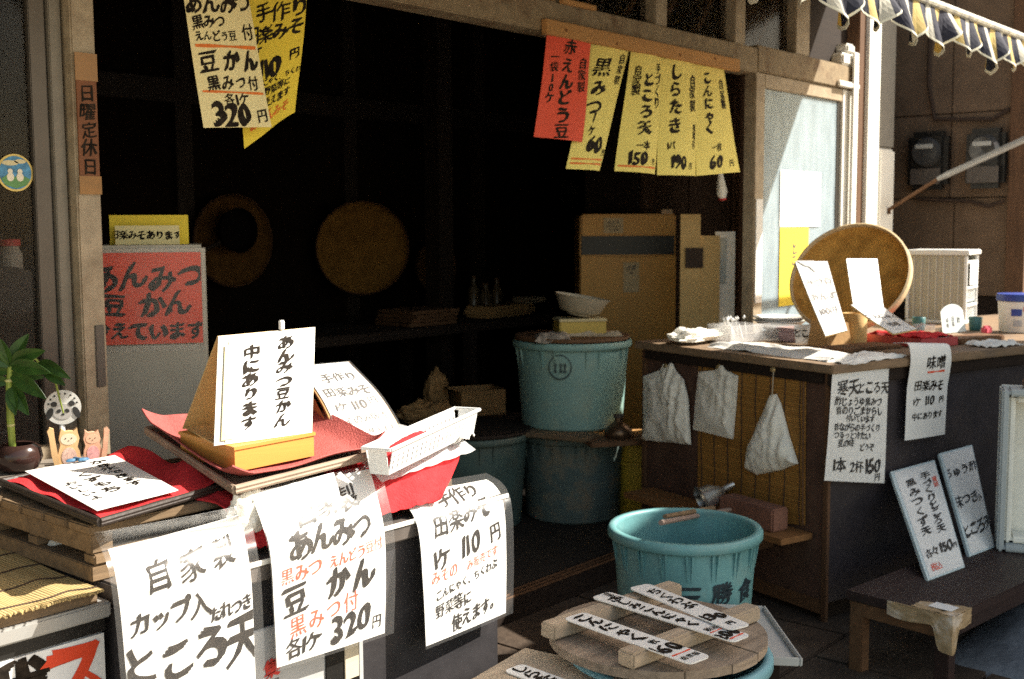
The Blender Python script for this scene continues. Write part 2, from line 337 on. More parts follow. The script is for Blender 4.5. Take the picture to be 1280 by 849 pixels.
# ------------------------------------------------------------------ sheets and hand lettering
def cr(P, t):                                   # Catmull-Rom through P, t in 0..1 by chord length
    n = len(P)
    if n == 2: return P[0].lerp(P[1], t)
    d = [0]
    for i in range(n - 1): d.append(d[-1] + (P[i + 1] - P[i]).length)
    x = t * d[-1]; i = 0
    while i < n - 2 and x > d[i + 1]: i += 1
    f = (x - d[i]) / max(1e-9, d[i + 1] - d[i]); a, b = P[i], P[i + 1]
    ma = ((P[i + 1] - P[i - 1]) * .5 if i > 0 else (b - a)) ; mb = ((P[i + 2] - P[i]) * .5 if i < n - 2 else (b - a))
    L = (b - a).length; ma = ma.normalized() * L if ma.length else ma; mb = mb.normalized() * L if mb.length else mb
    h = f * f
    return a * (2 * h * f - 3 * h + 1) + ma * (h * f - 2 * h + f) + b * (-2 * h * f + 3 * h) + mb * (h * f - h)
def ruled(Lp, Rp, bow=0, wave=0, ph=0):
    Lp = [Vector(p) for p in Lp]; Rp = [Vector(p) for p in Rp]
    def fn(a, t):
        l = cr(Lp, t); r = cr(Rp, t); p = l.lerp(r, a)
        if bow or wave:
            n = (r - l).cross(Vector((0, 0, 1)))
            n = n.normalized() if n.length > 1e-6 else Vector((0, -1, 0))
            p = p + n * (bow * 4 * a * (1 - a) + wave * math.sin(5 * a + 4 * t + ph) * t)
        return p
    fn.W = ((Lp[0] - Rp[0]).length + (Lp[-1] - Rp[-1]).length) / 2
    fn.H = sum(((Lp[i + 1] - Lp[i]).length for i in range(len(Lp) - 1)))
    return fn
def quad(tl, tr, br, bl, **k): return ruled([tl, bl], [tr, br], **k)
def sub(fn, a0, a1, t0, t1):
    g = lambda a, t: fn(a0 + (a1 - a0) * a, t0 + (t1 - t0) * t)
    g.W = fn.W * (a1 - a0); g.H = fn.H * (t1 - t0); return g
def nrm(fn, a, t):
    e = .01; a0 = min(max(a, e), 1 - e); t0 = min(max(t, e), 1 - e)
    q = (fn(a0, t0 + e) - fn(a0, t0 - e)).cross(fn(a0 + e, t0) - fn(a0 - e, t0))
    return q.normalized() if q.length > 1e-12 else Vector((0, -1, 0))
_G = {}
def glyph(ch):
    if ch not in _G:
        cu = bpy.data.curves.new('g', 'FONT'); cu.body = ch; cu.size = 1; cu.resolution_u = 3; cu.offset = 0 if 0x4E00 <= ord(ch) else .008
        ob = bpy.data.objects.new('g', cu); COL.objects.link(ob); bpy.context.view_layer.update()
        me = bpy.data.meshes.new_from_object(ob.evaluated_get(bpy.context.evaluated_depsgraph_get()))
        vs = [(v.co.x, v.co.y) for v in me.vertices]; fs = [list(p.vertices) for p in me.polygons]
        bpy.data.objects.remove(ob); bpy.data.curves.remove(cu); bpy.data.meshes.remove(me)
        xs = [v[0] for v in vs] or [0]
        adv = 1.0 if ord(ch) > 0x2000 else max(xs) - min(xs) + .12
        cx = .5 if ord(ch) > 0x2000 else (max(xs) + min(xs)) / 2
        _G[ch] = ([(x - cx, y - .36) for x, y in vs], fs, adv)
    return _G[ch]
def lettering(fn, lines, parent, name='lettering', mat=INK, eps=.0012, side=1, seed=0, wob=1.0):
    """lines: (text, a, t, size m, options) centred at (a, t) of the sheet; brush strokes: each glyph is drawn with a slanted nib"""
    rnd = random.Random(seed + len(lines) * 13)
    last = None
    for ln in lines:
        mb = MB(); text, a0, t0, size = ln[:4]; o = ln[4] if len(ln) > 4 else {}
        vert = o.get('v'); sp = o.get('sp', .95); nib = o.get('nib', .045); wx = o.get('wx', 1.0); rise = o.get('rise', .10); ang = o.get('ang', 0)
        ca, sa = math.cos(R(ang)), math.sin(R(ang))
        adv = [1.0 if vert else glyph(c)[2] if c != ' ' else .5 for c in text]; tot = sum(adv) * sp; pos = -tot / 2
        ph = rnd.uniform(0, 6)
        for ci, c in enumerate(text):
            cen = pos + adv[ci] * sp / 2; pos += adv[ci] * sp
            if c == ' ': continue
            vs, fs, _ = glyph(c)
            k = size * rnd.uniform(.9, 1.1); rot = rnd.uniform(-.09, .09); jx, jy = rnd.uniform(-.05, .05), rnd.uniform(-.05, .05)
            cr_, sr_ = math.cos(rot), math.sin(rot)
            if vert: ox, oy = jx * size, -cen * size + jy * size
            else: ox, oy = cen * size * wx, jy * size + cen * size * o.get('up', 0)
            p1, p2 = rnd.uniform(0, 6), rnd.uniform(0, 6)
            nib_ = nib * (.62 if 0x4E00 <= ord(c) and c not in '天一円大' else 1); nn = 3 if nib_ > .012 else 1
            for q in range(nn):
                s_ = (q - (nn - 1) / 2) * nib_; P = []
                for (x, y) in vs:
                    y2 = y + rise * x
                    x2 = x + .022 * wob * math.sin(5.5 * y + p1) + .012 * wob * math.sin(13 * x + 9 * y + p2); y2 += .024 * wob * math.sin(5 * x + p2) + .012 * wob * math.sin(11 * y + p1)
                    th = 1 + .5 * math.sin(3 * x + 4 * y + p1)
                    x2 += s_ * .8 * th; y2 += s_ * .65 * th
                    x2, y2 = x2 * cr_ - y2 * sr_, x2 * sr_ + y2 * cr_
                    X = x2 * k * wx + ox; Y = y2 * k + oy
                    X, Y = X * ca - Y * sa, X * sa + Y * ca
                    a = a0 + X / fn.W; t = t0 - Y / fn.H
                    a = min(max(a, .005), .995); t = min(max(t, .003), .997)
                    P.append(fn(a, t) + nrm(fn, a, t) * side * (eps + q * .00012))
                mb.add(P, fs)
        if mb.f: last = mb.build(name, mat, parent)
    return last
def stroke(fn, a0, t0, a1, t1, w, parent, name='red_line', mat=INKR, eps=.0013):
    g = lambda u, s: (lambda a, t: fn(a, t) + nrm(fn, a, t) * eps)(a0 + (a1 - a0) * u, t0 + (t1 - t0) * u + (s - .5) * w / fn.H * (1 + .3 * math.sin(9 * u)))
    return MB().sheet(g, 14, 1, .0003).build(name, mat, parent)
def off(fn, d):
    g = lambda a, t: fn(a, t) + nrm(fn, a, t) * d
    g.W = fn.W; g.H = fn.H; return g
def mid(*ps):
    q = Vector((0, 0, 0))
    for p in ps: q += Vector(p)
    return q / len(ps)

# ================================================================== SETTING
FY = 2.60                                                     # the shop front stands in the plane y = 2.60
GROUND = M('street', (.30, .27, .22), .85, .2, 3, .35, 60, stain=(.20, .18, .15), stain_amt=.6, stain_scale=2)
mb = MB(); mb.add([(-80, -80, 0), (80, -80, 0), (80, 80, 0), (-80, 80, 0)], [[0, 1, 2, 3]]); struct(mb.build('ground', GROUND))
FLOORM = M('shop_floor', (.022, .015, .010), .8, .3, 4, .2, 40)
mb = MB(); mb.span((.4, FY + .06, -.2), (7.4, 7.0, .10), .004); struct(mb.build('shop_floor', FLOORM))
PAVE = M('paving', (.046, .030, .019), .85, .45, 6, .6, 40, stain=(.10, .078, .058), stain_amt=.7, stain_scale=5)
mb = MB(); rr = random.Random(3)
for i in range(9):
    for j in range(5):
        x = 1.4 + i * .56 + (j % 2) * .25; mb.box((x, 2.33 - j * .48, .012), (.555, .474, .03 + rr.uniform(0, .005)), None, .006)
struct(mb.build('pavement', PAVE))
t = thing('door_sill', 'dark wooden sliding door sill with grooved rails across the shop entrance', 'door sill', (3.1, FY, 0))
MB().span((1.53, FY - .03, 0), (4.69, FY + .06, .10), .006).build('sill_board', DRKW, t)
for k in range(3): MB().span((1.53, FY - .018 + k * .024, .10), (4.69, FY - .010 + k * .024, .108), .002).build('rail', BRNW, t)
SHADEW = WOOD('shaded_wood', (.018, .010, .0055), .5, .7, 'Z', 4, .3)  # brown wood darkened to deepen the shade inside the room
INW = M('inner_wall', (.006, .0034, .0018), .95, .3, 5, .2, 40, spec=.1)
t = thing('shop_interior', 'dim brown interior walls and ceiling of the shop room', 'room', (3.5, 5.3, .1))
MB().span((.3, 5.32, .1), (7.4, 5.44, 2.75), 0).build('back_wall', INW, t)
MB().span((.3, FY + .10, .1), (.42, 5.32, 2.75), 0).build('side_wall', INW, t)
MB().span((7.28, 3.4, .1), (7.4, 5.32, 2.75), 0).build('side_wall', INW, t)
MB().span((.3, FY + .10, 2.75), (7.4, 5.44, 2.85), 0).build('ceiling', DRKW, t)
for i in range(5): MB().span((1.2 + i * 1.15, 5.27, .1), (1.3 + i * 1.15, 5.32, 2.74), .003).build('wall_post', SHADEW, t)
MB().span((.42, 5.26, 2.05), (7.28, 5.319, 2.17), .003).build('wall_rail', SHADEW, t)
t = thing('support_post', 'dark square wooden post standing inside the shop room', 'post', (4.93, 4.75, .1))
MB().span((4.86, 4.70, .1), (4.98, 4.82, 2.74), .004).build('shaft', SHADEW, t); MB().span((4.84, 4.68, .1), (5.0, 4.84, .2), .004).build('base_block', DRKW, t)

# ---- the building above and around the opening
UPW = M('upper_wall', (.16, .11, .075), .9, .2, 6, .25, 40)
t = thing('shop_building', 'old wooden shop front with pale door head beam and plain upper wall', 'building', (2.3, FY + .1, 0))
MB().span((-4, FY - .02, 2.75), (6.33, FY + .10, 5.6), 0).build('upper_wall', UPW, t)
MB().span((-4, FY - .02, 5.6), (6.4, 8.0, 5.75), 0).build('roof', UPW, t)
MB().span((6.30, FY + .11, 0), (6.40, 3.4, 5.6), 0).build('end_wall', UPW, t)
MB().span((5.212, FY + .028, 2.201), (5.735, FY + .05, 2.659), .004).build('transom_board', DRKW, t)
hb = MB().span((-4, FY - .03, 2.075), (4.70, FY + .07, 2.185), .005).build('head_beam', HEADM, t)
hb2 = MB().span((4.702, FY - .03, 2.085), (5.735, FY + .07, 2.20), .005).build('head_beam', HEADM, t)
MB().span((-4, FY - .025, 2.66), (5.735, FY + .07, 2.749), .004).build('upper_beam', BRNW, t)
MB().span((-4, FY + .03, 0), (1.16, FY + .10, 2.07), 0).build('left_wall', UPW, t)
t2 = thing('transom_window', 'row of small transom panes with pale glazing bars above the shop opening', 'window', (3.2, FY, 2.19))
for x, w in ((-.6, .07), (1.9, .07), (2.6, .08), (3.26, .07), (3.93, .085), (4.55, .09), (5.14, .14)):
    MB().span((x - w / 2, FY - .025, 2.186 if x < 4.7 else 2.201), (x + w / 2, FY + .05, 2.659), .004).build('glazing_bar', FRAME, t2)
DGL = GLASS('dark_glass', (.020, .015, .010), .30, .15)
MB().span((-.5, FY + .02, 2.187), (5.2, FY + .026, 2.658), 0).build('pane', DGL, t2)
for k in range(9):
    x = 3.30 + k * .26
    if abs(x - 3.93) < .1 or abs(x-4.5) < .12: continue
    MB().prism([(0, 0), (.028, 0), (.33, .36), (.30, .36)], (x, FY + .07, 2.23), (1, 0, 0), (0, 0, 1), .02).build('lattice_bar', BRNW, t2)

# ---- left glazed wall, jamb and its ledge
t = thing('sliding_window', 'old aluminium shop window left of the pale jamb with dark reflecting glass', 'window', (1.1, FY, .86))
MB().span((-.9, FY - .01, .84), (1.43, FY + .05, .89), .003).build('bottom_rail', FRAME, t)
MB().span((1.395, FY + .0, .89), (1.425, FY + .045, 2.07), .002).build('stile', M('dull_frame', (.17, .15, .12), .5, .15, 20, metal=.2), t)
MB().span((1.352, FY + .012, .89), (1.392, FY + .05, 2.07), .002).build('stile', M('bronze_frame', (.10, .085, .07), .45, .1, 20, metal=.4), t)
WGL = GLASS('window_glass', (.016, .013, .010), .30, .12)
MB().span((-.9, FY + .025, .89), (1.36, FY + .030, 2.07), 0).build('pane', WGL, t)
jb = thing('door_jamb', 'pale painted sliding door jamb at the left edge of the opening', 'door jamb', (1.475, FY, .1))
MB().span((1.432, FY - .03, .1), (1.494, FY + .02, 2.072), .004).build('stile', FRAME, jb)
hp = MB().span((1.462, FY - .0345, 1.02), (1.486, FY - .028, 1.17), .002).build('finger_pull', M('pull_recess', (.10, .085, .07), .5), jb)
# plaque
p0 = pY(90, 66, FY - .036); p1 = pY(118, 232, FY - .036)
pl = thing('closing_day_plaque', 'narrow brown vertical plaque with dark characters taped to the door jamb', 'plaque', (1.475, FY - .04, 1.5))
fn = quad((1.438, FY - .036, 1.80), (1.489, FY - .036, 1.80), (1.489, FY - .036, 1.495), (1.438, FY - .036, 1.495))
MB().sheet(sub(fn, 0, 1, .02, .98), 2, 4, .004).build('board', M('plaque_board', (.17, .058, .018), .6, .2, 20), pl)
lettering(fn, [('日曜定休日', .5, .545, .042, dict(v=1, sp=1.02, nib=.04))], pl, seed=3)
TAPE = M('brown_tape', (.26, .12, .025), .35, .15, 20)
for a, b_ in ((-.04, .17), (.90, 1.04)):
    MB().sheet(sub(off(fn, .0016), -.05, 1.06, a, b_), 1, 1, .0012).build('tape', TAPE, pl)
# round sticker on the glass
st = thing('round_sticker', 'round gold rimmed sticker with blue landscape picture on the window glass', 'sticker', pY(20, 216, FY + .02))
c = pY(19, 216, FY + .0225)
def disc(c, r, th, ux=(1, 0, 0), uy=(0, 0, 1), n=40, sx=1): return MB().prism([(sx * r * math.cos(2 * PI * k / n), r * math.sin(2 * PI * k / n)) for k in range(n)], c, ux, uy, th)
disc(c, .043, .002).build('rim', M('gold_rim', (.62, .45, .12), .4), st)
STB = M('sticker_blue', (.06, .22, .38), .5, .5, 60); disc(c + Vector((0, -.0012, 0)), .038, .0018).build('picture', STB, st)
q = MB()
for dx, dz, rx, rz in ((-.012, .022, .02, .006), (.012, .026, .014, .005)):
    q.prism([(rx * math.cos(k * PI / 8), rz * math.sin(k * PI / 8)) for k in range(16)], c + Vector((dx, -.002, dz)), (1, 0, 0), (0, 0, 1), .0006)
q.build('cloud', M('sticker_tan', (.60, .52, .30), .5), st)
q = MB().prism([(-.034, 0), (-.02, .009), (-.004, .004), (.012, .010), (.034, 0), (.026, -.014), (0, -.022), (-.026, -.014)], c + Vector((0, -.0022, -.014)), (1, 0, 0), (0, 0, 1), .0006)
q.build('meadow', M('sticker_green', (.10, .25, .08), .5), st)
q = MB()
for dx in (-.013, .010):
    q.prism([(.0085 * math.cos(k * PI / 8), .010 * math.sin(k * PI / 8)) for k in range(16)], c + Vector((dx, -.0028, -.010)), (1, 0, 0), (0, 0, 1), .0004)
    q.prism([(.006 * math.cos(k * PI / 8), .006 * math.sin(k * PI / 8)) for k in range(16)], c + Vector((dx, -.0029, .003)), (1, 0, 0), (0, 0, 1), .0004)
q.build('figure', M('sticker_cream', (.7, .64, .5), .5), st)
# things seen dimly behind the left glass
t = thing('covered_chair', 'grey cloth covered rounded chair back dimly seen behind the window glass', 'chair', (1.35, FY + .35, .1))
CH = M('dusty_grey_cloth', (.10, .088, .075), .9, .2, 20, .2)
MB().prism([(0, 0), (.46, 0), (.46, 1.15), (.43, 1.19), (.38, 1.205), (0, 1.205)], (1.06, FY + .30, .1), (1, 0, 0), (0, 0, 1), .05).build('back_cover', CH, t)
MB().span((1.08, FY + .355, .1), (1.5, FY + .6, .55), .02).build('seat', CH, t)
t = thing('preserve_jar', 'pale jar with red lid standing behind the window glass', 'jar', pY(12, 360, FY + .4))
c = pY(13, 355, FY + .42); MB().lathe([(.03, 0), (.034, .01), (.034, .08), (.026, .095), (.026, .10)], c, 20).build('glass_body', M('jar_body', (.42, .38, .32), .4), t)
MB().lathe([(.03, .101), (.03, .118), (.001, .12)], c, 20).build('lid', REDP, t)
c2 = c - uz * .012
tag(MB().span(c2 + Vector((-.5, -.08, -.02)), c2 + Vector((.16, .12, .011)), .004).build('wall_shelf', DRKW), 'dark narrow shelf board behind the window carrying a jar', 'shelf')

# ---- door at the right of the opening
t = thing('sliding_door', 'pale framed sliding door with dusty glass beside the corner post', 'door', (5.2, FY, .1))
MB().span((4.705, FY - .02, .1), (4.79, FY + .04, 2.083), .004).build('stile', FRAME, t)
MB().span((5.60, FY - .02, .1), (5.70, FY + .04, 2.083), .004).build('stile', WHITEP, t)
MB().span((4.792, FY - .018, 2.02), (5.598, FY + .035, 2.083), .004).build('top_rail', FRAME, t)
MB().span((4.792, FY - .018, .1), (5.598, FY + .035, .75), .004).build('kick_panel', FRAME, t)
MB().span((4.792, FY - .005, .752), (5.598, FY + .001, 2.018), 0).build('pane', GLASS('dusty_glass', (.46, .57, .63), .46, .3), t)
MB().span((5.56, FY - .008, .752), (5.597, FY + .02, 2.018), .002).build('gasket', BLACKP, t)
def paper_on_door(x0, z0, x1, z1, nm, lab, mat, lines=()):
    t = thing(nm, lab, 'notice', ((x0 + x1) / 2, FY - .01, z0)); fn = quad((x0, FY - .009, z1), (x1, FY - .009, z1), (x1, FY - .009, z0), (x0, FY - .009, z0), wave=.001)
    MB().sheet(fn, 6, 6, .001).build('sheet', mat, t)
    if lines: lettering(fn, lines, t, mat=INKB, eps=.0009)
    return t
paper_on_door(4.97, 1.395, 5.39, 1.66, 'door_notice', 'white paper sheet taped on the sunlit glass of the sliding door', PAPER)
paper_on_door(4.975, 1.02, 5.27, 1.39, 'door_notice', 'yellow paper sheet taped on the door glass under the white one', PAPERY, [('ところ天', .5, .5, .06, dict(v=1))])
tag(MB().span((4.715, FY - .026, 1.05), (4.775, FY - .021, 1.52), .001).build('paper_strip', PAPER), 'long white paper strip stuck on the left stile of the sliding door', 'paper strip')
# ---- corner post
t = thing('corner_post', 'brown timber corner post with white trim boards beside the sliding door', 'post', (5.95, FY, 0))
XP = lambda px, Y: pY(px, 180, Y).x
MB().span((5.737, FY - .04, 0), (XP(1084, FY - .04), FY + .08, 2.76), .004).build('timber', BRNWZ, t)
MB().span((XP(1065.5, FY - .05), FY - .052, .3), (XP(1071.5, FY - .05), FY - .041, 2.27), .003).build('trim_strip', WHITEP, t)
XW = XP(1084, FY - .06)
MB().span((XW + .002, FY - .06, 0), (XP(1099, FY - .06), FY + .08, 2.76), .004).build('trim_board', WHITEP, t)
MB().span((5.56, FY - .034, 2.201), (5.71, FY + .08, 2.262), .010).build('sunlit_beam_end', WHITEP, t)  # white blocks stand in for sunlight on the beam and jamb ends
MB().span((5.61, FY - .034, 2.264), (5.70, FY + .08, 2.312), .010).build('sunlit_beam_end', WHITEP, t)
MB().span((5.50, FY - .048, 2.088), (5.735, FY - .031, 2.118), .006).build('sunlit_beam_end', WHITEP, t)
t = thing('rain_pipe', 'grey square rain pipe with lower length whitened as sunlit on the building corner', 'drain pipe', (6.25, FY, 0))
xa, xb = XP(1100, FY - .04), XP(1118, FY - .04)
zs_ = pY(1108, 186, FY - .04).z
MB().span((xa, FY - .04, zs_), (xb, FY + .06, 2.9), .012).build('upper_pipe', M('pipe_grey', (.20, .185, .16), .5, .1, 20), t)
MB().span((xa - .004, FY - .046, .05), (xb + .002, FY + .066, zs_ - .001), .012).build('sunlit_lower_pipe', WHITEP, t)  # white colour stands in for sunlight on the grey pipe
# ---- neighbour's wall with meters
NW = M('neighbour_wall', (.150, .098, .062), .9, .2, 6, .2, 60, stain=(.08, .05, .03), stain_amt=.6)
t = thing('neighbour_wall', 'brown panelled wall across the narrow passage beside the shop', 'wall', (6.8, 3.0, 0))
for y0, y1, z0, z1 in ((2.10, 2.43, 2.03, 4), (2.435, 3.6, 2.03, 4), (2.10, 2.40, 1.0, 1.55), (2.405, 3.6, 1.0, 1.55), (2.10, 2.43, 1.555, 2.025), (2.435, 3.6, 1.555, 2.025)):
    MB().span((6.7, y0, z0), (6.8, y1, z1), .004).build('panel', NW, t)
MB().span((6.72, 2.1, 0), (6.82, 3.6, .995), 0).build('lower_wall', DRKW, t)
MB().span((6.66, 2.0, 0), (6.8, 2.098, 4), .004).build('corner_board', BRNWZ, t)
MB().span((6.805, 2.0, 0), (9.0, 4.2, 4.0), 0).build('house_body', NW, t)
MB().span((6.3, 3.6, 0), (6.8, 3.7, 4.0), 0).build('passage_end', BRNWZ, t)
def meter(y0, y1, z0, z1, lab):
    t = thing('electric_meter', lab, 'electric meter', (6.65, (y0 + y1) / 2, z0), 0, 'electric meters on the passage wall')
    MB().span((6.60, y0, z0), (6.698, y1, z1), .03).build('case', BLACKP, t)
    ym = (y0 + y1) / 2; r = Matrix.Rotation(-PI / 2, 3, 'Y')
    MB().lathe([(.0, .035), (.07, .03), (.085, .0), (.085, -.01)], (6.60, ym, z1 - .12), 24, r).build('dial_glass', M('meter_glass', (.05, .05, .05), .15), t)
    MB().span((6.592, ym - .05, z1 - .10), (6.563, ym + .05, z1 - .075), .002).build('dial_plate', M('dial', (.4, .4, .38), .5), t)
    MB().span((6.592, ym - .085, z0 + .03), (6.600, ym + .085, z0 + .12), .004).build('terminal_cover', M('meter_cover', (.09, .075, .065), .5), t)
meter(2.42, 2.65, 1.60, 1.93, 'round black electric meter nearer the rain pipe on the passage wall')
meter(2.11, 2.32, 1.60, 1.93, 'black electric meter with pale dial plate next to the dark corner board')
cb = MB().tube([(6.68, 2.56, 2.7), (6.68, 2.56, 2.2), (6.68, 2.52, 2.0), (6.68, 2.2, 1.98), (6.68, 2.11, 2.03)], .012, 8)
tag(cb.build('meter_cable', THREAD, smooth=True), 'black cable running down to the two electric meters', 'cable')
tag(MB().tube([(6.67, 2.62, 1.6), (6.67, 2.6, 1.55), (6.67, 2.3, 1.53), (6.67, 2.2, 1.5), (6.67, 2.12, 1.53)], .011, 8).build('sagging_cable', THREAD, smooth=True), 'dark sagging cable under the electric meters', 'cable')
# ---- awning
AWN = STRIPES('awning_cloth', [(0, (.58, .44, .16)), (.24, (.014, .016, .036)), (.58, (.62, .59, .50)), (.76, (.014, .016, .036))], .21)
t = thing('shop_awning', 'striped navy and cream shop awning with scalloped hanging edge on a metal bar', 'awning', (3, 1.7, 2.06))
AX0, AX1 = -3.0, 5.58
cv = quad((AX0, FY - .03, 2.60), (AX1, FY - .03, 2.60), (AX1, 1.70, 2.245), (AX0, 1.70, 2.245))
MB().sheet(cv, 60, 4, .003).build('canvas', AWN, t)
def val(a, tt):
    x = AX0 + (AX1 + .0 - AX0) * a; u = (x / .29) % 1
    dep = .065 + .115 * (1 - abs(2 * u - 1)) ** .85
    return Vector((x, 1.70 + (.028 * math.sin(2 * PI * x / .145) + .012 * math.sin(x * 31)) * tt - .02 * tt, 2.225 - dep * tt * (1 + .12 * math.sin(x * 9))))
val.W = AX1 - AX0; val.H = .15
MB().sheet(val, 560, 5, .0015).build('valance', AWN, t)
MB().sheet(off(sub(val, 0, 1, .93, 1.0), .0012), 560, 1, .0030).build('edge_binding', M('edging', (.70, .66, .52), .7, .1, 40), t)
MB().tube([(AX0, 1.70, 2.236), (6.15, 1.70, 2.236)], .016, 10).build('front_bar', M('painted_bar', (.50, .47, .38), .5, .5, 26, stain=(.05, .06, .14), stain_amt=1, stain_scale=22), t, True)
j0 = pX(1105, 266, 6.13); j1 = pX(1172, 224, 6.13); j2 = Vector((6.13, 1.72, 2.05)); j2 = pX(1290, 170, 6.13)
d = (j2 - j1).normalized(); e = j1 + d * 1.1
MB().tube([Vector((6.13, FY - .06, j0.z)), j0, j1], .010, 8).build('arm_end', BRNW, t, True)
MB().tube([j1, j1 + d * .05, e], [.012, .017, .017], 10).build('arm_tube', GREYM, t, True)
MB().tube([e, Vector((6.13, 1.70, 2.236))], .012, 8).build('arm_link', GREYM, t, True)
# ---- tarpaulin added out of view, its edge cut to shade the bench and tubs
CANV = M('tarpaulin', (.10, .13, .17), .7, .15, 6, .2)
t = thing('added_shade_tarpaulin', 'dark tarpaulin added out of view between poles to shade the bench and tubs', 'tarpaulin', (5.0, -.6, 0))
MB().prism([(-2.0, .02), (1.35, .02), (1.35, 1.75), (.95, 2.08), (.58, 2.45), (.17, 2.97), (-.37, 3.26), (-.65, 3.66), (-.97, 4.10), (-1.35, 4.5), (-2.0, 4.8)], (5.0, 0, 0), (0, 1, 0), (0, 0, 1), .012).build('sheet', CANV, t)
for y, h_ in ((-2.0, 4.9), (-.40, 3.2), (1.34, 1.75)): MB().tube([(5.03, y, 0), (5.03, y, h_)], .024, 10).build('pole', GREYM, t, True)

# ================================================================== LEFT STALL
# low white lettered sign cabinet with a bamboo mat on top
t = thing('sign_cabinet', 'low white lettered cabinet under the bamboo mat at the stall corner', 'cabinet', (.8, 2.15, 0))
MB().span((.3, 1.95, 0), (1.10, 2.42, .70), .004).build('body', PANELG, t)
MB().span((.3, 1.925, .685), (1.108, 2.43, .715), .004).build('ledge', GREYM, t)
MB().span((.3, 1.944, .655), (1.105, 1.949, .684), .001).build('shadow_gap', BLACKP, t)
fn = quad((.62, 1.943, .652), (1.10, 1.943, .652), (1.10, 1.943, .05), (.62, 1.943, .05))
MB().sheet(fn, 2, 2, .006).build('face_panel', M('sign_white', (.74, .74, .74), .35, .05, 10), t)
lettering(fn, [('我', .645, .10, .122, dict(nib=.10, rise=.02))], t, 'black_lettering', INK, .001, wob=.3)
lettering(fn, [('ス', .865, .112, .150, dict(nib=.10, rise=.05))], t, 'red_lettering', M('sign_red', (.66, .06, .02), .4, .1), .001, seed=5, wob=.3)
t = thing('bamboo_mat', 'yellow split bamboo mat on a board lying on the sign cabinet', 'mat', (.8, 2.15, .716))
MB().hexa([(.4, 1.935, .716), (1.085, 1.935, .716), (1.10, 2.40, .716), (.4, 2.40, .716)], [(.4, 1.935, .738), (1.085, 1.935, .738), (1.10, 2.40, .738), (.4, 2.40, .738)]).build('board', OLDW, t)
mf = quad((.4, 2.41, .742), (1.098, 2.41, .742), (1.088, 1.915, .744), (.4, 1.915, .744))
mm = lambda a, tt: mf(a, tt) + uz * (.0035 * math.sin(a * 40) * math.sin(tt * 6) + .0015 * max(0, math.sin(a * 9 + tt * 3)))
MB().sheet(mm, 60, 30, .004).build('slat_sheet', BAMB, t)
q = MB()
for k in range(5):
    tt = .06 + k * .22; q.tube([mm(i / 40, tt + .008 * math.sin(i * 1.3)) + uz * .0012 for i in range(41)], .0016, 5)
q.build('binding_thread', THREAD, t)
q = MB(); rr = random.Random(11)
for k in range(70):
    x = .4 + .0098 * k; l = rr.uniform(.002, .014); q.tube([(x, 1.917, .743 + rr.uniform(-.001, .002)), (x, 1.917 - l, .742)], .0021, 5)
q.build('slat_end', BAMB, t)
tag(MB().box((1.135, 2.17, .772), (.030, .022, .05), Matrix.Rotation(.6, 3, 'Y'), .004).build('paper_tab', PAPER), 'small white folded paper tab standing beside the bamboo mat', 'paper tab')

# display case under the signs
t = thing('display_case', 'black fronted stall case with grey lower panel below the hanging price signs', 'display case', (1.62, 2.1, 0))
MB().span((1.122, 1.86, 0), (2.12, 2.40, .70), .004).build('body', DARKM, t)
MB().span((1.116, 1.842, .70), (2.135, 2.42, .742), .004).build('top', M('case_top', (.10, .085, .075), .5, .3, 10), t)
MB().span((1.118, 1.838, .734), (2.137, 1.8415, .745), .001).build('edge_strip', WHITEP, t)
MB().span((1.13, 1.850, .05), (1.66, 1.859, .60), .002).build('grey_panel', PANELG, t)
MB().span((1.55, 1.846, .40), (1.645, 1.8495, .535), .001).build('window_slot', BLACKP, t)
MB().span((1.60, 1.8425, .43), (1.64, 1.8455, .53), .001).build('paper_label', M('label_tan', (.55, .48, .36), .7), t)
fn = quad((1.38, 1.849, .58), (1.44, 1.849, .58), (1.44, 1.849, .46), (1.38, 1.849, .46))
lettering(fn, [('集', .5, .55, .042, dict(nib=.06))], t, 'red_lettering', M('label_red', (.6, .05, .04), .5), .0008)
lettering(fn, [('記', .62, .85, .026, dict(nib=.01))], t, 'small_lettering', INKB, .0008)
# slatted wooden rack
t = thing('wooden_rack', 'two tier brown slatted wooden rack carrying the red lined trays', 'rack', (1.6, 2.2, .743))
for y in (2.00, 2.09, 2.18, 2.27, 2.36): MB().span((1.09, y - .04, .835), (2.08, y + .04, .853), .003).build('top_slat', OLDW, t)
for y in (1.985, 2.20, 2.37): MB().span((1.10, y - .02, .775), (2.07, y + .02, .795), .003).build('lower_slat', OLDW, t)
for x in (1.12, 1.60, 2.05):
    MB().span((x - .022, 1.97, .7965), (x + .022, 2.39, .834), .002).build('cross_bar', OLDW, t)
    MB().span((x - .024, 1.97, .743), (x + .024, 2.39, .774), .002).build('foot_bar', OLDW, t)
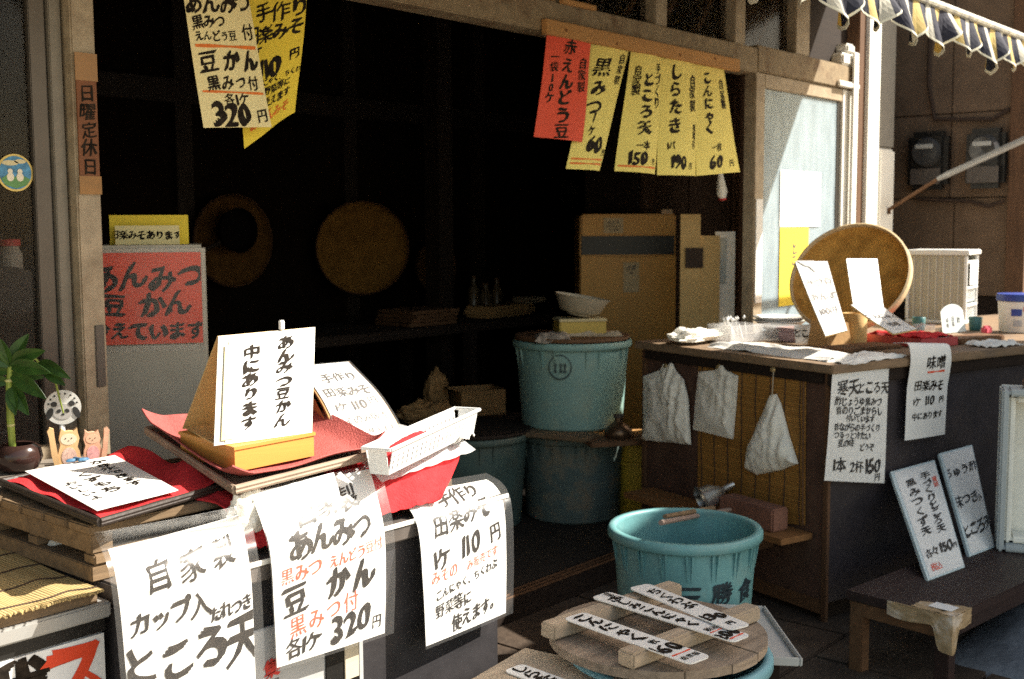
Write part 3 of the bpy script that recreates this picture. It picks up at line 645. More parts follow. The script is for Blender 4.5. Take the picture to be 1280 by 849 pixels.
# red cloths hanging over the edge
def drape(pts_l, pts_r, name, mat, lab, cat, nu=16, nv=30, wav=.006, th=.003, ph=0):
    f = ruled(pts_l, pts_r)
    g = lambda a, tt: f(a, tt) + Vector((.3, -1, .5)) * (wav * math.sin(a * 14 + ph + tt * 3) * (.25 + .75 * tt)) + uz * .002 * math.sin(a * 33 + tt * 25)
    o = MB().sheet(g, nu, nv, th).build(name, mat, None, True, 60); return tag(o, lab, cat)
drape([(1.30, 2.3, .858), (1.33, 1.99, .86), (1.36, 1.925, .845), (1.385, 1.87, .765)], [(1.50, 2.3, .858), (1.50, 1.99, .86), (1.47, 1.925, .84), (1.43, 1.865, .76)], 'red_cloth', FELT, 'bright red cloth end hanging over the rack between the two larger signs', 'cloth', ph=1)
drape([(1.66, 2.25, .868), (1.66, 1.99, .866), (1.68, 1.90, .835), (1.70, 1.862, .765)], [(2.07, 2.32, .868), (2.09, 2.02, .866), (2.08, 1.945, .852), (1.90, 1.845, .772)], 'red_cloth', FELT, 'red cloth under the white basket and the rightmost counter sign', 'cloth', ph=2.4, wav=.004)
drape([(1.72, 2.20, .884), (1.73, 2.00, .880), (1.745, 1.93, .868), (1.75, 1.875, .835)], [(2.09, 2.28, .886), (2.115, 2.04, .880), (2.12, 1.98, .872), (2.11, 1.92, .848)], 'plastic_sheet', FILM('cloudy_film', .50, .25), 'cloudy clear plastic sheet over the red cloth beside the basket', 'plastic sheet', ph=.7, wav=.003, th=.0008)

# tray one: dark tray, red felt, white paper
def tray(tl, tr, br, bl, h, name, label, lining, rim=.012, mat=LACQ, linemat=FELT, group=None):
    t = thing(name, label, 'tray', mid(tl, tr, br, bl), 0, group); f = quad(tl, tr, br, bl)
    MB().sheet(f, 8, 8, .006).build('tray_base', mat, t)
    q = MB(); P = [Vector(p) for p in (tl, tr, br, bl)]
    for i in range(4):
        a, b = P[i], P[(i + 1) % 4]; q.tube([a.lerp(b, k / 8) + uz * (h * .5) for k in range(9)], rim * .5, 8); q.tube([a.lerp(b, k / 8) + uz * 0 for k in range(9)], rim * .45, 8)
    q.build('rim', mat, t, True)
    return t, f
TL, TR, BR, BL = Vector((1.135, 2.40, .864)), Vector((1.45, 2.43, .864)), Vector((1.43, 2.0, .864)), Vector((1.085, 1.915, .866))
t, f = tray(TL, TR, BR, BL, .012, 'flat_tray', 'flat dark tray lined with red felt holding one white paper', True)
lf = lambda a, tt: f(.03 + .97 * a * 1.0, .02 + tt * .96) + uz * (.006 + .006 * math.sin(a * 5 + tt * 9) ** 2 + (.020 * max(0, a - .72) / .28) * (1 + .5 * math.sin(tt * 11)))
MB().sheet(lf, 40, 40, .002).build('felt_lining', FELT, t, True, 60)
pq = quad((1.185, 2.39, .884), (1.395, 2.385, .887), (1.285, 1.968, .886), (1.098, 1.945, .884), wave=.0015)
t = thing('menu_sheet', 'white handwritten paper lying flat on the red felt tray', 'paper', mid((1.2, 2.2, .876)))
MB().sheet(pq, 10, 10, .001).build('paper', PAPER, t)
lettering(pq, [('かき氷できます', .74, .40, .040, dict(v=1, nib=.02, sp=1.12)), ('くずもち', .44, .52, .048, dict(v=1, nib=.03, sp=1.2)), ('おいしいよ', .18, .62, .032, dict(v=1, nib=.0, sp=1.25))], t, eps=.001, seed=4, wob=1.0)

# ---- the three hanging price signs
def sign(name, label, fn, paper_rect, black, red=(), papermat=PAPER, group='handwritten price signs', sleeve=True, cat='price sign', seed=0, redmat=INKR, nu=14, nv=40, eps=.0013, extra=None):
    t = thing(name, label, cat, fn(.5, 1), 0, group); a0, a1, t0, t1 = paper_rect; pf = sub(fn, a0, a1, t0, t1)
    pp = MB().sheet(pf, nu, nv, .0009).build('paper', papermat, t, True, 60)
    if black: lettering(pf, black, pp, seed=seed, eps=eps)
    if red: lettering(pf, red, pp, 'red_lettering', redmat, eps, seed=seed + 50)
    if extra: extra(pf, t)
    if sleeve: MB().sheet(off(fn, .0034), nu, nv, .0006).build('clear_sleeve', SLEEVE, t, True, 60)
    return t, pf
SG = 'handwritten sleeve signs hanging on the stall front'
l1 = [pz(117, 664, .880), pY(124, 682, 1.86), pY(134, 712, 1.828), pY(142, 765, 1.822), pY(150, 849, 1.818), pY(156, 905, 1.815)]
r1 = [pz(303, 630, .882), pY(313, 654, 1.868), pY(320, 686, 1.832), pY(325, 722, 1.824), pY(329, 812, 1.818), pY(331, 880, 1.815)]
S1 = ruled(l1, r1, bow=.006)
sign('sleeve_sign', 'clear sleeved white sign for cup jelly with large black brush writing, nearest the bamboo mat', S1, (.04, .93, .17, .97),
     [('自家製', .54, .23, .054, dict(nib=.05, up=.06, sp=1.25)), ('カップ入', .345, .465, .043, dict(nib=.05, up=.10, sp=.92)), ('たれつき', .815, .51, .0255, dict(nib=.06, up=.10, sp=.92)), ('ところ天', .50, .70, .078, dict(nib=.07, up=.08, sp=.92))], group=SG, seed=1)
l2 = [pY(309, 612, 1.90), pY(322, 642, 1.865), pY(335, 690, 1.828), pY(340, 760, 1.818), pY(344, 839, 1.815)]
r2 = [pY(472, 580, 1.90), pY(481, 612, 1.862), pY(491, 660, 1.826), pY(493, 720, 1.818), pY(491, 791, 1.812)]
S2 = ruled(l2, r2, bow=.004)
sign('sleeve_sign', 'clear sleeved white sign with red lines and the price 320, middle of the stall front', S2, (.015, .92, .02, .985),
     [('自家製', .53, .165, .062, dict(nib=.04, up=.06)), ('あんみつ', .52, .345, .060, dict(nib=.05, up=.04)), ('豆', .17, .66, .066, dict(nib=.07)), ('かん', .66, .605, .064, dict(nib=.07, up=.12, sp=1.1)), ('各1ケ', .23, .915, .046, dict(nib=.05, up=.08, sp=.9)), ('320', .66, .868, .074, dict(nib=.06, up=.05)), ('円', .91, .91, .034, dict(nib=.02))],
     [('黒みつ', .23, .505, .037, dict(nib=.015, up=.10)), ('えんどう豆付', .72, .475, .027, dict(nib=.015, up=.10)), ('黒みつ付', .42, .775, .042, dict(nib=.01, up=.12, sp=1.15))], group=SG, seed=2)
l3 = [pY(488, 612, 1.93), pY(505, 630, 1.875), pY(520, 658, 1.828), pY(527, 730, 1.805), pY(531, 812, 1.80)]
r3 = [pY(608, 593, 1.965), pY(628, 606, 1.895), pY(638, 630, 1.834), pY(641, 690, 1.825), pY(640, 766, 1.820)]
S3 = ruled(l3, r3, bow=.002)
sign('sleeve_sign', 'clear sleeved white sign with the price 110 at the open right end of the stall', S3, (.015, .92, .07, .985),
     [('手作り', .54, .11, .056, dict(nib=.05, up=.06)), ('田楽みそ', .50, .285, .058, dict(nib=.05, up=.08)), ('1ケ', .22, .50, .050, dict(nib=.04, up=.05)), ('110', .56, .475, .068, dict(nib=.045, up=.05, sp=1.1)), ('円', .86, .455, .042, dict(nib=.03)), ('こんにゃく、ちくわぶ', .50, .685, .025, dict(nib=.03, up=.10)), ('野菜等に', .33, .805, .036, dict(nib=.03, up=.06)), ('使えます。', .60, .905, .040, dict(nib=.04, up=.10))],
     [('みその', .24, .60, .034, dict(nib=.01, up=.08)), ('み販売です', .69, .585, .026, dict(nib=.0, up=.08))], group=SG, seed=3)

# ---- tray two with the wooden box and the standing sign
F_, R_, BR_, L_ = Vector((1.355, 1.88, .882)), Vector((1.765, 1.895, .893)), Vector((1.89, 2.35, .925)), Vector((1.487, 2.40, .925))
t, f = tray(L_, BR_, R_, F_, .016, 'felt_tray', 'brick red felt covered tray under the varnished box', True, rim=.012, mat=M('tray_edge', (.30, .22, .16), .6, .2))
lf = lambda a, tt: f(a * 1.03 - .015, tt * 1.03 - .015) + uz * (.008 + .026 * max(0, (abs(2 * a - 1) - .72) / .28) ** 1.5 + .022 * max(0, (abs(2 * tt - 1) - .74) / .26) ** 1.5 + .003 * math.sin(a * 11 + tt * 7))
MB().sheet(lf, 40, 40, .003).build('felt_cover', FELTB, t, True, 60)
Bc = Vector((1.515, 2.06, .905)); br = R(4)
t = thing('varnished_box', 'small orange varnished wooden box under the tent sign', 'box', Bc, br)
bl_, brr, bz0, bz1 = (1.41, 1.945), (1.615, 1.955), .905, .953
q = MB(); bx = [(1.405, 1.945), (1.618, 1.952), (1.655, 2.19), (1.44, 2.19)]
q.hexa([(x, y, .905) for x, y in bx], [(x, y, .950) for x, y in bx]); q.build('box_body', ORNG, t)
bx2 = [(1.402, 1.942), (1.621, 1.949), (1.658, 2.193), (1.437, 2.193)]
MB().hexa([(x, y, .9505) for x, y in bx2], [(x, y, .957) for x, y in bx2]).build('lid', ORNG, t)
# tent sign
t = thing('tent_sign', 'white folded tent sign with two vertical brush lines standing on the varnished box', 'sign', (1.54, 2.08, .957))
fl, fr_, bl_, brr = Vector((1.384, 1.985, .958)), Vector((1.612, 1.950, .958)), Vector((1.462, 2.215, .958)), Vector((1.69, 2.18, .958))
al, ar = pY(273, 418, 2.10), pY(394, 409, 2.08); al.z -= .004
ff = quad(al, ar, fr_, fl, bow=.003); fb = quad(ar + Vector((0, .004, 0)), al + Vector((0, .004, 0)), bl_, brr)
MB().sheet(ff, 10, 16, .003).build('front_board', M('card_white', (.70, .67, .58), .7, .05, 10), t)
MB().sheet(fb, 10, 16, .003).build('back_board', CARDL, t)
MB().hexa([fl + Vector((.004, .004, 0)), fr_ + Vector((-.004, .004, 0)), brr + Vector((-.004, -.004, 0)), bl_ + Vector((.004, -.004, 0))], [v + Vector(d) for v, d in ((fl, (.004, .004, .003)), (fr_, (-.004, .004, .003)), (brr, (-.004, -.004, .003)), (bl_, (.004, -.004, .003)))]).build('base_board', CARDL, t)
pf = off(sub(ff, .10, .90, .03, .985), .0015); pf = (lambda g: (lambda a, tt: g(a, tt) + Vector((0, -1, 0)) * .004 * max(0, .12 - a) / .12 * math.sin(tt * 9) ** 2))(pf); pf.W = ff.W * .8; pf.H = ff.H * .955
MB().sheet(pf, 20, 30, .0009).build('paper', PAPER, t, True, 60)
lettering(pf, [('あんみつ豆かん', .71, .485, .0345, dict(v=1, nib=.07, sp=.92, wx=1.25)), ('中にあります', .28, .51, .034, dict(v=1, nib=.07, sp=1.0, wx=1.2))], t, seed=9, eps=.0012)
MB().sheet(off(sub(ff, .06, .17, .10, .97), .004), 3, 20, .0006).build('tape', M('aged_tape', (.62, .50, .20), .4, .2, 30), t)
q = pY(352, 408, 2.085); MB().box(q + uz * .003, (.012, .010, .022), None, .002).build('clip', WPL, t)
# slanted price board behind it
t = thing('slanted_sign', 'white price paper on a slanting board behind the tent sign', 'price sign', (2.0, 2.2, .90))
A0, A1 = pY(372, 458, 2.36), pY(437, 452, 2.33); B1, B0 = pY(512, 553, 2.10), pY(432, 572, 2.02)
sf = ruled([A0, A0.lerp(B0, .5) + Vector((.01, 0, .012)), B0], [A1, A1.lerp(B1, .5) + Vector((.012, 0, .010)), B1])
MB().sheet(off(sf, -.003), 8, 12, .005).build('board', CARD, t)
MB().sheet(sub(sf, .03, .97, .0, .99), 10, 24, .0009).build('paper', PAPER, t)
lettering(sf, [('手作り', .55, .19, .052, dict(nib=.03)), ('田楽みそ', .50, .37, .048, dict(nib=.03)), ('1ケ', .25, .54, .040, dict(nib=.02)), ('110', .55, .53, .052, dict(nib=.02, sp=1.1)), ('円', .80, .50, .036, dict(nib=0)), ('みそのみ販売', .48, .68, .034, dict(nib=0)), ('野菜等に使えます', .48, .81, .026, dict(nib=0))], t, 'lettering', INKB, .0012, seed=12)
MB().sheet(off(sf, .003), 8, 12, .0006).build('clear_sleeve', SLEEVE, t, True, 60)
q = MB(); q.add([A0, A1, (A1.x + .02, A1.y + .03, .90), (A0.x + .02, A0.y + .03, .90), B0 + uz * -.004, B1 + uz * -.004], [[0, 3, 4], [1, 5, 2], [3, 2, 5, 4], [0, 1, 2, 3]]); q.build('wedge_stand', CARD, t)
# white plastic basket
BA, BB = pz(486, 594, .868), pz(592, 541, .880); ud = (BB - BA).normalized(); wd = Vector((-ud.y, ud.x, 0)).normalized(); Lb = (BB - BA).length; hb_ = .058; wb = .045
t = thing('plastic_basket', 'long white perforated plastic basket with red cloth inside beside the slanted sign', 'basket', mid(BA, BB), 0)
def bside(O, u, L, lean, nm, holes, n=16):
    q = MB(); up_ = (uz * hb_ + lean)
    P = lambda s, h: O + u * (L * s) + up_ * h
    rows = [0, .16, .20, .32, .38, .50, .56, .68, .74, 1] if holes else [0, 1]
    nrmv = u.cross(up_).normalized() * .0022
    def slab(s0, s1, h0, h1):
        c = [P(s0, h0), P(s1, h0), P(s1, h1), P(s0, h1)]; q.add(c + [v - nrmv for v in c], [[0, 1, 2, 3], [7, 6, 5, 4], [0, 4, 5, 1], [1, 5, 6, 2], [2, 6, 7, 3], [3, 7, 4, 0]])
    if not holes: slab(0, 1, 0, 1)
    else:
        slab(0, 1, 0, .14); slab(0, 1, .70, 1); slab(0, 1, .30, .35); slab(0, 1, .51, .56)
        for i in range(n + 1): s = i / n; slab(max(0, s - .35 / n), min(1, s + .35 / n), .14, .70)
    return q.build(nm, WPL, t)
bside(BA, ud, Lb, -wd * .012, 'side', True, 20); bside(BB + wd * wb, -ud, Lb, wd * .012, 'side', True, 20)
bside(BB, wd, wb, ud * .012, 'end', False); bside(BA + wd * wb, -wd, wb, -ud * .012, 'end', False)
MB().hexa([BA, BB, BB + wd * wb, BA + wd * wb], [p + uz * .003 for p in (BA, BB, BB + wd * wb, BA + wd * wb)]).build('bottom', WPL, t)
c4 = [BA - wd * .012 - ud * .012, BB - wd * .012 + ud * .012, BB + wd * (wb + .012) + ud * .012, BA + wd * (wb + .012) - ud * .012]; c4 = [p + uz * hb_ for p in c4]
q = MB()
for i in range(4): q.tube([c4[i], c4[(i + 1) % 4]], .0045, 8)
q.build('rim', WPL, t)
o = MB().sheet(lambda a, tt: BA + ud * (Lb * (.0 + .64 * a)) + wd * (.0035 + wb * .85 * tt) + uz * (.010 + .044 * (math.sin(a * 3.1) ** .5) * (1 - .3 * abs(2 * tt - 1)) + .003 * math.sin(a * 20 + tt * 14)), 24, 12, .003).build('basket_cloth', FELT, None, True, 60)
tag(o, 'crumpled red cloth lying inside the white perforated basket', 'cloth')
# crumpled clear bag at the corner
def crumple(c, sx, sy, sz, seed, n=22, name='crumpled_bag', mat=BAGW, label='', cat='plastic bag', amp=.35, fr=9):
    def g(a, tt):
        th, ph = 2 * PI * a, PI * (tt * .98 + .01); d = Vector((math.cos(th) * math.sin(ph), math.sin(th) * math.sin(ph), math.cos(ph)))
        k = 1 + amp * noise.noise(d * 2.2 + Vector((seed, seed, seed))) + amp * .5 * abs(noise.noise(d * fr + Vector((seed * 2, 0, 0))))
        return Vector(c) + Vector((d.x * sx * k, d.y * sy * k, max(-.0, d.z + .55) * sz * k))
    q = MB(); vs = [g(i / n, j / n) for j in range(n + 1) for i in range(n)]
    fs = [[j * n + i, j * n + (i + 1) % n, (j + 1) * n + (i + 1) % n, (j + 1) * n + i] for j in range(n) for i in range(n)]
    q.add(vs, fs); o = q.build(name, mat, None, True, 25)
    return tag(o, label, cat) if label else o

crumple((1.40, 1.90, .79), .045, .022, .05, 8.1, 40, 'crumpled_bag', BAGW, 'crumpled white plastic bag behind the sleeve sign nearest the bamboo mat', amp=.3)

# ---- window ledge with plant, cats, panda disc
tag(MB().span((.3, 2.425, .743), (1.43, 2.585, .862), .004).build('window_ledge', M('ledge_paint', (.20, .17, .14), .6, .2, 12)), 'dark ledge under the window carrying the plant and cat figures', 'ledge')
c = Vector((1.226, 2.50, .863)); t = thing('lucky_plant', 'green leafy stalk plant in a dark round glazed pot before the window', 'potted plant', c)
MB().lathe([(.030, 0), (.042, .008), (.052, .03), (.048, .052), (.036, .062), (.032, .060), (.040, .05), (.0, .045)], c, 32).build('pot', M('glazed_pot', (.035, .018, .015), .18, .3, 8), t, True, 60)
MB().tube([c + Vector((-.012, 0, .045)), c + Vector((-.014, 0, .12)), c + Vector((-.012, .002, .20)), c + Vector((-.008, 0, .235))], [.0075, .008, .0075, .006], 10).build('stalk', STALK, t, True)
for k in (.105, .155, .205): MB().lathe([(.0078, -.003), (.009, 0), (.0078, .003)], c + Vector((-.0135, 0, k)), 14).build('stalk_ring', M('ring', (.40, .40, .16), .5), t, True)
def leaf(base, ang, L, w, droop, depth, q):
    rx = Vector((rt0.x, rt0.y, 0)); d = (rx * math.cos(ang) + uz * math.sin(ang) - fw0 * depth).normalized(); s = d.cross(FW).normalized()
    def g(a, tt):
        ww = w * (math.sin(PI * min(1, tt * .97 + .02)) ** .75) * (1.15 - .45 * tt); p = base + d * (L * tt) - uz * (L * droop * tt * tt)
        return p + s * (ww * (a - .5)) - FW * (.25 * ww * abs(a - .5) * 2) 
    q.sheet(g, 6, 14, .0008)
for (an, L, w, dr, dp, h) in ((.55, .115, .042, .2, .1, .24), (.15, .12, .045, .25, .25, .235), (1.1, .10, .040, .1, -.2, .24), (-.35, .115, .046, .2, .3, .22), (2.4, .11, .042, .2, .2, .235), (3.0, .11, .042, .3, .1, .225), (-.9, .095, .045, .1, .35, .20), (-1.25, .085, .036, 0, .45, .195), (.3, .085, .036, .3, -.3, .21), (2.8, .10, .04, .6, .3, .20), (1.7, .08, .034, .1, .3, .24)):
    q = MB(); leaf(c + Vector((-.01, 0, h)), an, L * .86, w * .82, dr, dp, q); q.build('leaf', GREEN, t, True)
q = MB(); leaf(c + Vector((.045, -.02, .235)), .1, .075, .034, .5, .1, q); q.build('leaf', GREEN, t, True)
q = MB(); leaf(c + Vector((.055, -.02, .225)), -.4, .06, .028, .2, .2, q); q.build('leaf', GREEN, t, True)
MB().tube([c + Vector((-.008, 0, .235)), c + Vector((.04, -.02, .25)), c + Vector((.085, -.02, .19)), c + Vector((.10, -.02, .12))], [.004, .003, .0025, .002], 7).build('side_stem', STALK, t, True)
# panda disc
pc = Vector((1.336, 2.50, .993)); vx = RT.copy(); vx.z = 0; vx.normalize()
vx = (vx + Vector((1, 0, 0))).normalized()
t = thing('panda_disc', 'round white disc with a black and white panda face behind the cat figures', 'ornament', (1.336, 2.5, .863))
MB().prism([(.040 * math.cos(2 * PI * k / 40), .040 * math.sin(2 * PI * k / 40)) for k in range(40)], pc, vx, uz, .004).build('disc', M('disc_white', (.56, .56, .53), .4, .06), t)
BK = M('panda_black', (.02, .02, .02), .5); pn = vx.cross(uz)
def ov(dx, dz, rx, rz, lift, mat, nm, rot=0):
    P = [(rx * math.cos(2 * PI * k / 20), rz * math.sin(2 * PI * k / 20)) for k in range(20)]; P = [(x * math.cos(rot) - y * math.sin(rot), x * math.sin(rot) + y * math.cos(rot)) for x, y in P]
    MB().prism(P, pc + vx * dx + uz * dz + pn * lift, vx, uz, .0008).build(nm, mat, t)
GR = M('panda_grey', (.40, .39, .37), .5)
ov(0, -.010, .022, .018, .0010, GR, 'face')
for s in (-1, 1):
    ov(.019 * s, .008, .007, .006, .0018, BK, 'ear'); ov(.009 * s, -.008, .0055, .0042, .0018, BK, 'eye_patch', -.5 * s); ov(.029 * s, -.013, .007, .014, .0018, BK, 'arm', .4 * s)
ov(0, -.016, .0035, .0025, .0018, BK, 'nose')
for k in range(8): a = PI * (k + .5) / 8; ov(.031 * math.cos(a), .031 * math.sin(a) * .9 + .004, .0025, .002, .0018, BK, 'mark')
MB().box(pc + Vector((0, .006, -.085)), (.012, .008, .09), None, .002).build('stick', WPL, t)
# cats
def cat(base, s, lab, pal, flip):
    t = thing('cat_figure', lab, 'cat figurine', base, 0, 'painted wooden cat figures on the window ledge'); b = Vector(base)
    P = [(-.020, 0), (.020, 0), (.023, .018), (.021, .036), (.017, .046), (.019, .054), (.0215, .064), (.0185, .076), (.0175, .086), (.0095, .079), (0, .080), (-.006, .079), (-.0135, .086), (-.0165, .074), (-.019, .062), (-.016, .052), (-.018, .046), (-.022, .03)]
    P = [(x * s * (-1 if flip else 1), y * s) for x, y in (P if not flip else P[::-1])]
    MB().prism(P, b, vx, uz, .016).build('body', M('cat_wood', pal[0], .6, .15, 40), t)
    sx = -1 if not flip else 1
    Q = [(.016, .0), (.027, .0), (.034, .03), (.038, .07), (.041, .082), (.036, .090), (.028, .086), (.027, .072), (.023, .04)]
    Q = [(x * s * sx, y * s) for x, y in (Q if sx > 0 else Q[::-1])]
    MB().prism(Q, b + pn * .0015, vx, uz, .013).build('raised_paw', M('cat_paw', pal[0], .6, .15, 40), t)
    n = vx.cross(uz)
    def o2(x, z, rx, rz, nm, mat, l=.0006): MB().prism([(rx * s * math.cos(k * PI / 9), rz * s * math.sin(k * PI / 9)) for k in range(18)], b + vx * x * s + uz * z * s + n * l, vx, uz, .0012).build(nm, mat, t)
    o2(0, .026, .015, .020, 'belly', M('cat_belly', pal[1], .6, .35, 120)); o2(0, .063, .016, .012, 'face', M('cat_face', pal[2], .6, .08))
    for e_ in (-.006, .006): o2(e_, .065, .0013, .0013, 'eye', BK, .0013)
    o2(0, .060, .0013, .0008, 'nose', BK, .0013)
cat((1.308, 2.428, .863), 1.08, 'larger pale cat figurine with raised paw beside the plant pot', ((.66, .42, .20), (.66, .45, .36), (.70, .58, .42)), False)
cat((1.374, 2.442, .863), .92, 'smaller pink cat figurine with raised paw nearer the door jamb', ((.64, .38, .25), (.66, .36, .36), (.66, .44, .30)), True)
for x_, l_ in (((1.398, 2.425, .8635), 1),): tag(MB().lathe([(.028, 0), (.034, .003), (.036, .010), (.034, .010), (.03, .005), (0, .004)], (1.405, 2.45, .8435 + .0195), 28).build('small_dish', M('dish_orange', (.60, .30, .14), .4)), 'small orange dish under the pink cat figurine', 'dish')
t = thing('hair_clip', 'small blue butterfly shaped clip on the edge of the menu sheet', 'clip', pz(97, 577, .89))
cc = pz(97, 577, .888); CLB = M('clip_blue', (.06, .16, .28), .4, .2)
for s in (-1, 1): MB().lathe([(.0, 0), (.010, .001), (.012, .004), (.008, .007), (0, .008)], cc + vx * (.012 * s), 16, Matrix.Diagonal((1.2, .7, 1))).build('wing', CLB, t, True)
MB().tube([cc + Vector((0, .014, .006)), cc + Vector((0, -.014, .007))], .0035, 8).build('spring_bar', CLB, t, True)

# ================================================================== HANGING PAPERS
def hang(name, label, tl, tr, br, bl, Y, mat, black, red=(), group='handwritten papers hanging under the head beam', seed=0, bow=.02, wave=.006, curl=.0, redmat=INKO, lines=(), dy=0, ink=INK):
    TL_, TR_, BR_, BL_ = pY(*tl, Y), pY(*tr, Y), pY(*br, Y + dy), pY(*bl, Y + dy)
    mL = TL_.lerp(BL_, .5) + Vector((0, curl, 0)); mR = TR_.lerp(BR_, .5) + Vector((0, curl, 0))
    fn = ruled([TL_, mL, BL_], [TR_, mR, BR_], bow=bow, wave=wave, ph=seed)
    t = thing(name, label, 'price paper', fn(.5, 1), 0, group); pp = MB().sheet(fn, 14, 22, .0010).build('paper', mat, t, True, 60)
    if black: lettering(fn, black, pp, seed=seed, mat=ink)
    if red: lettering(fn, red, pp, 'orange_lettering', redmat, .0013, seed=seed + 9)
    for k, (a0, t0, a1, t1, w) in enumerate(lines): stroke(fn, a0, t0, a1, t1, w, pp, 'orange_line', redmat)
    return t
hang('hanging_menu', 'bright yellow curled paper hanging behind the cream one with the price 110', (300, -32), (385, -34), (372, 140), (306, 186), 2.64, PAPERY,
     [('手作り', .66, .24, .062, dict(nib=.05)), ('田楽みそ', .55, .375, .052, dict(nib=.06)), ('1ケ', .30, .475, .036, {}), ('110', .50, .59, .075, dict(nib=.05)), ('円', .88, .56, .038, {}), ('こんにゃく、ちくわ', .60, .68, .022, dict(nib=.035)), ('野菜等に', .62, .74, .028, {}), ('使えます', .62, .81, .030, {})],
     [('おでんみそ', .50, .90, .036, dict(nib=.04))], seed=21, bow=-.02, wave=.012)
hang('hanging_menu', 'cream paper with two orange rules and the price 320 hanging left', (226, -28), (306, -28), (340, 159), (254, 160), 2.58, PAPERC,
     [('あんみつ', .50, .17, .056, dict(nib=.06)), ('黒みつ', .30, .29, .036, {}), ('えんどう豆', .37, .385, .027, dict(nib=.04)), ('付', .87, .365, .042, {}), ('豆', .20, .565, .058, dict(nib=.08)), ('かん', .68, .545, .060, dict(nib=.08, sp=1.05)), ('黒みつ付', .52, .70, .038, dict(nib=.05, sp=1.1)), ('各1ケ', .52, .808, .034, dict(nib=.05, sp=1.1)), ('320', .42, .905, .074, dict(nib=.07)), ('円', .88, .925, .036, dict(nib=.04))],
     lines=((.06, .445, .96, .465, .007), (.06, .752, .96, .772, .005)), seed=22, bow=.006, wave=.003)
GY = 'handwritten papers pinned to the plywood strip'
hang('hanging_menu', 'pale yellow narrow paper with the price 60, partly behind the red paper', (738, 52), (788, 58), (748, 214), (708, 211), 2.585, PAPERV,
     [('黒みつ', .34, .36, .070, dict(v=1, nib=.06, wx=1.25, sp=1.1)), ('自家製', .80, .20, .042, dict(v=1, nib=.05, wx=1.2)), ('1ヶ', .40, .64, .05, dict(v=1)), ('60', .58, .80, .085, dict(nib=.07, wx=1.1)), ('円', .9, .86, .03, {})],
     lines=((.06, .92, .94, .915, .006), (.06, .955, .94, .95, .006)), seed=31, group=GY)
hang('hanging_menu', 'red paper with vertical black brush writing, the only red one on the plywood strip', (684, 40), (739, 50), (728, 178), (669, 171), 2.565, PAPERR,
     [('赤えんどう豆', .50, .52, .056, dict(v=1, nib=.05, wx=1.35, sp=1.05)), ('自家製', .84, .36, .044, dict(v=1, nib=.045, wx=1.2)), ('一袋10ケ', .20, .42, .038, dict(v=1, nib=.045, wx=1.3))], seed=32, group=GY, bow=.006)
hang('hanging_menu', 'pale yellow paper for hand pushed jelly with the price 150', (789, 62), (827, 68), (820, 218), (769, 214), 2.575, PAPERV,
     [('ところ天', .52, .43, .060, dict(v=1, nib=.08, wx=1.5, sp=1.05)), ('手づくり', .84, .27, .048, dict(v=1, nib=.05, wx=1.2)), ('自家製', .20, .25, .042, dict(v=1, nib=.05, wx=1.2)), ('一本', .50, .775, .036, dict(nib=.05, wx=1.2)), ('150', .42, .88, .070, dict(nib=.07, wx=1.15)), ('円', .85, .90, .03, {})],
     lines=((.04, .955, .96, .95, .006),), seed=33, group=GY)
hang('hanging_menu', 'pale yellow paper for noodles with the price 190, second from the strip end', (827, 68), (871, 75), (872, 220), (821, 219), 2.578, PAPERV,
     [('しらたき', .32, .36, .066, dict(v=1, nib=.07, wx=1.3, sp=1.05)), ('自家製', .78, .30, .050, dict(v=1, nib=.06, wx=1.2)), ('1パ', .24, .75, .038, dict(nib=.05)), ('190', .42, .88, .070, dict(nib=.07, wx=1.15)), ('円', .74, .92, .03, {}), ('味噌付', .84, .66, .036, dict(v=1, nib=.04))],
     seed=34, group=GY)
hang('hanging_menu', 'pale yellow paper with the price 60 at the far end of the plywood strip', (870, 74), (904, 82), (925, 215), (869, 220), 2.582, PAPERV,
     [('こんにゃく', .30, .37, .056, dict(v=1, nib=.065, wx=1.3)), ('自家製', .74, .28, .044, dict(v=1, nib=.06, wx=1.2)), ('一枚', .45, .76, .038, dict(nib=.05)), ('60', .42, .88, .076, dict(nib=.07, wx=1.2)), ('円', .82, .91, .034, {})], seed=35, group=GY, bow=.012)
a, b_ = pY(672, 34, 2.555), pY(902, 76, 2.555)
t = thing('plywood_strip', 'narrow orange plywood strip nailed along the pale head beam', 'board', (a + b_) / 2)
MB().span((3.17, 2.545, 2.060), (4.50, 2.568, 2.112), .003).build('strip', PLY, t)
q = MB()
for k in range(4): q.lathe([(.005, 0), (.005, .003), (0, .004)], (3.28 + k * .345 + .05 * math.sin(k * 4), 2.545, 2.085 + .012 * math.sin(k * 5)), 8, Matrix.Rotation(PI / 2, 3, 'X'))
q.build('nail_head', M('rust', (.16, .06, .02), .8), t)
t = thing('old_plank', 'short orange plank fixed on the head beam above the red paper', 'board', (3.2, 2.55, 2.19))
MB().box((2.98, 2.553, 2.20), (.50, .03, .060), Matrix.Rotation(-.05, 3, 'Y'), .003).build('plank', PLY, t); MB().box((3.36, 2.553, 2.185), (.20, .02, .018), Matrix.Rotation(.0, 3, 'Y'), .003).build('batten', PLY, t)

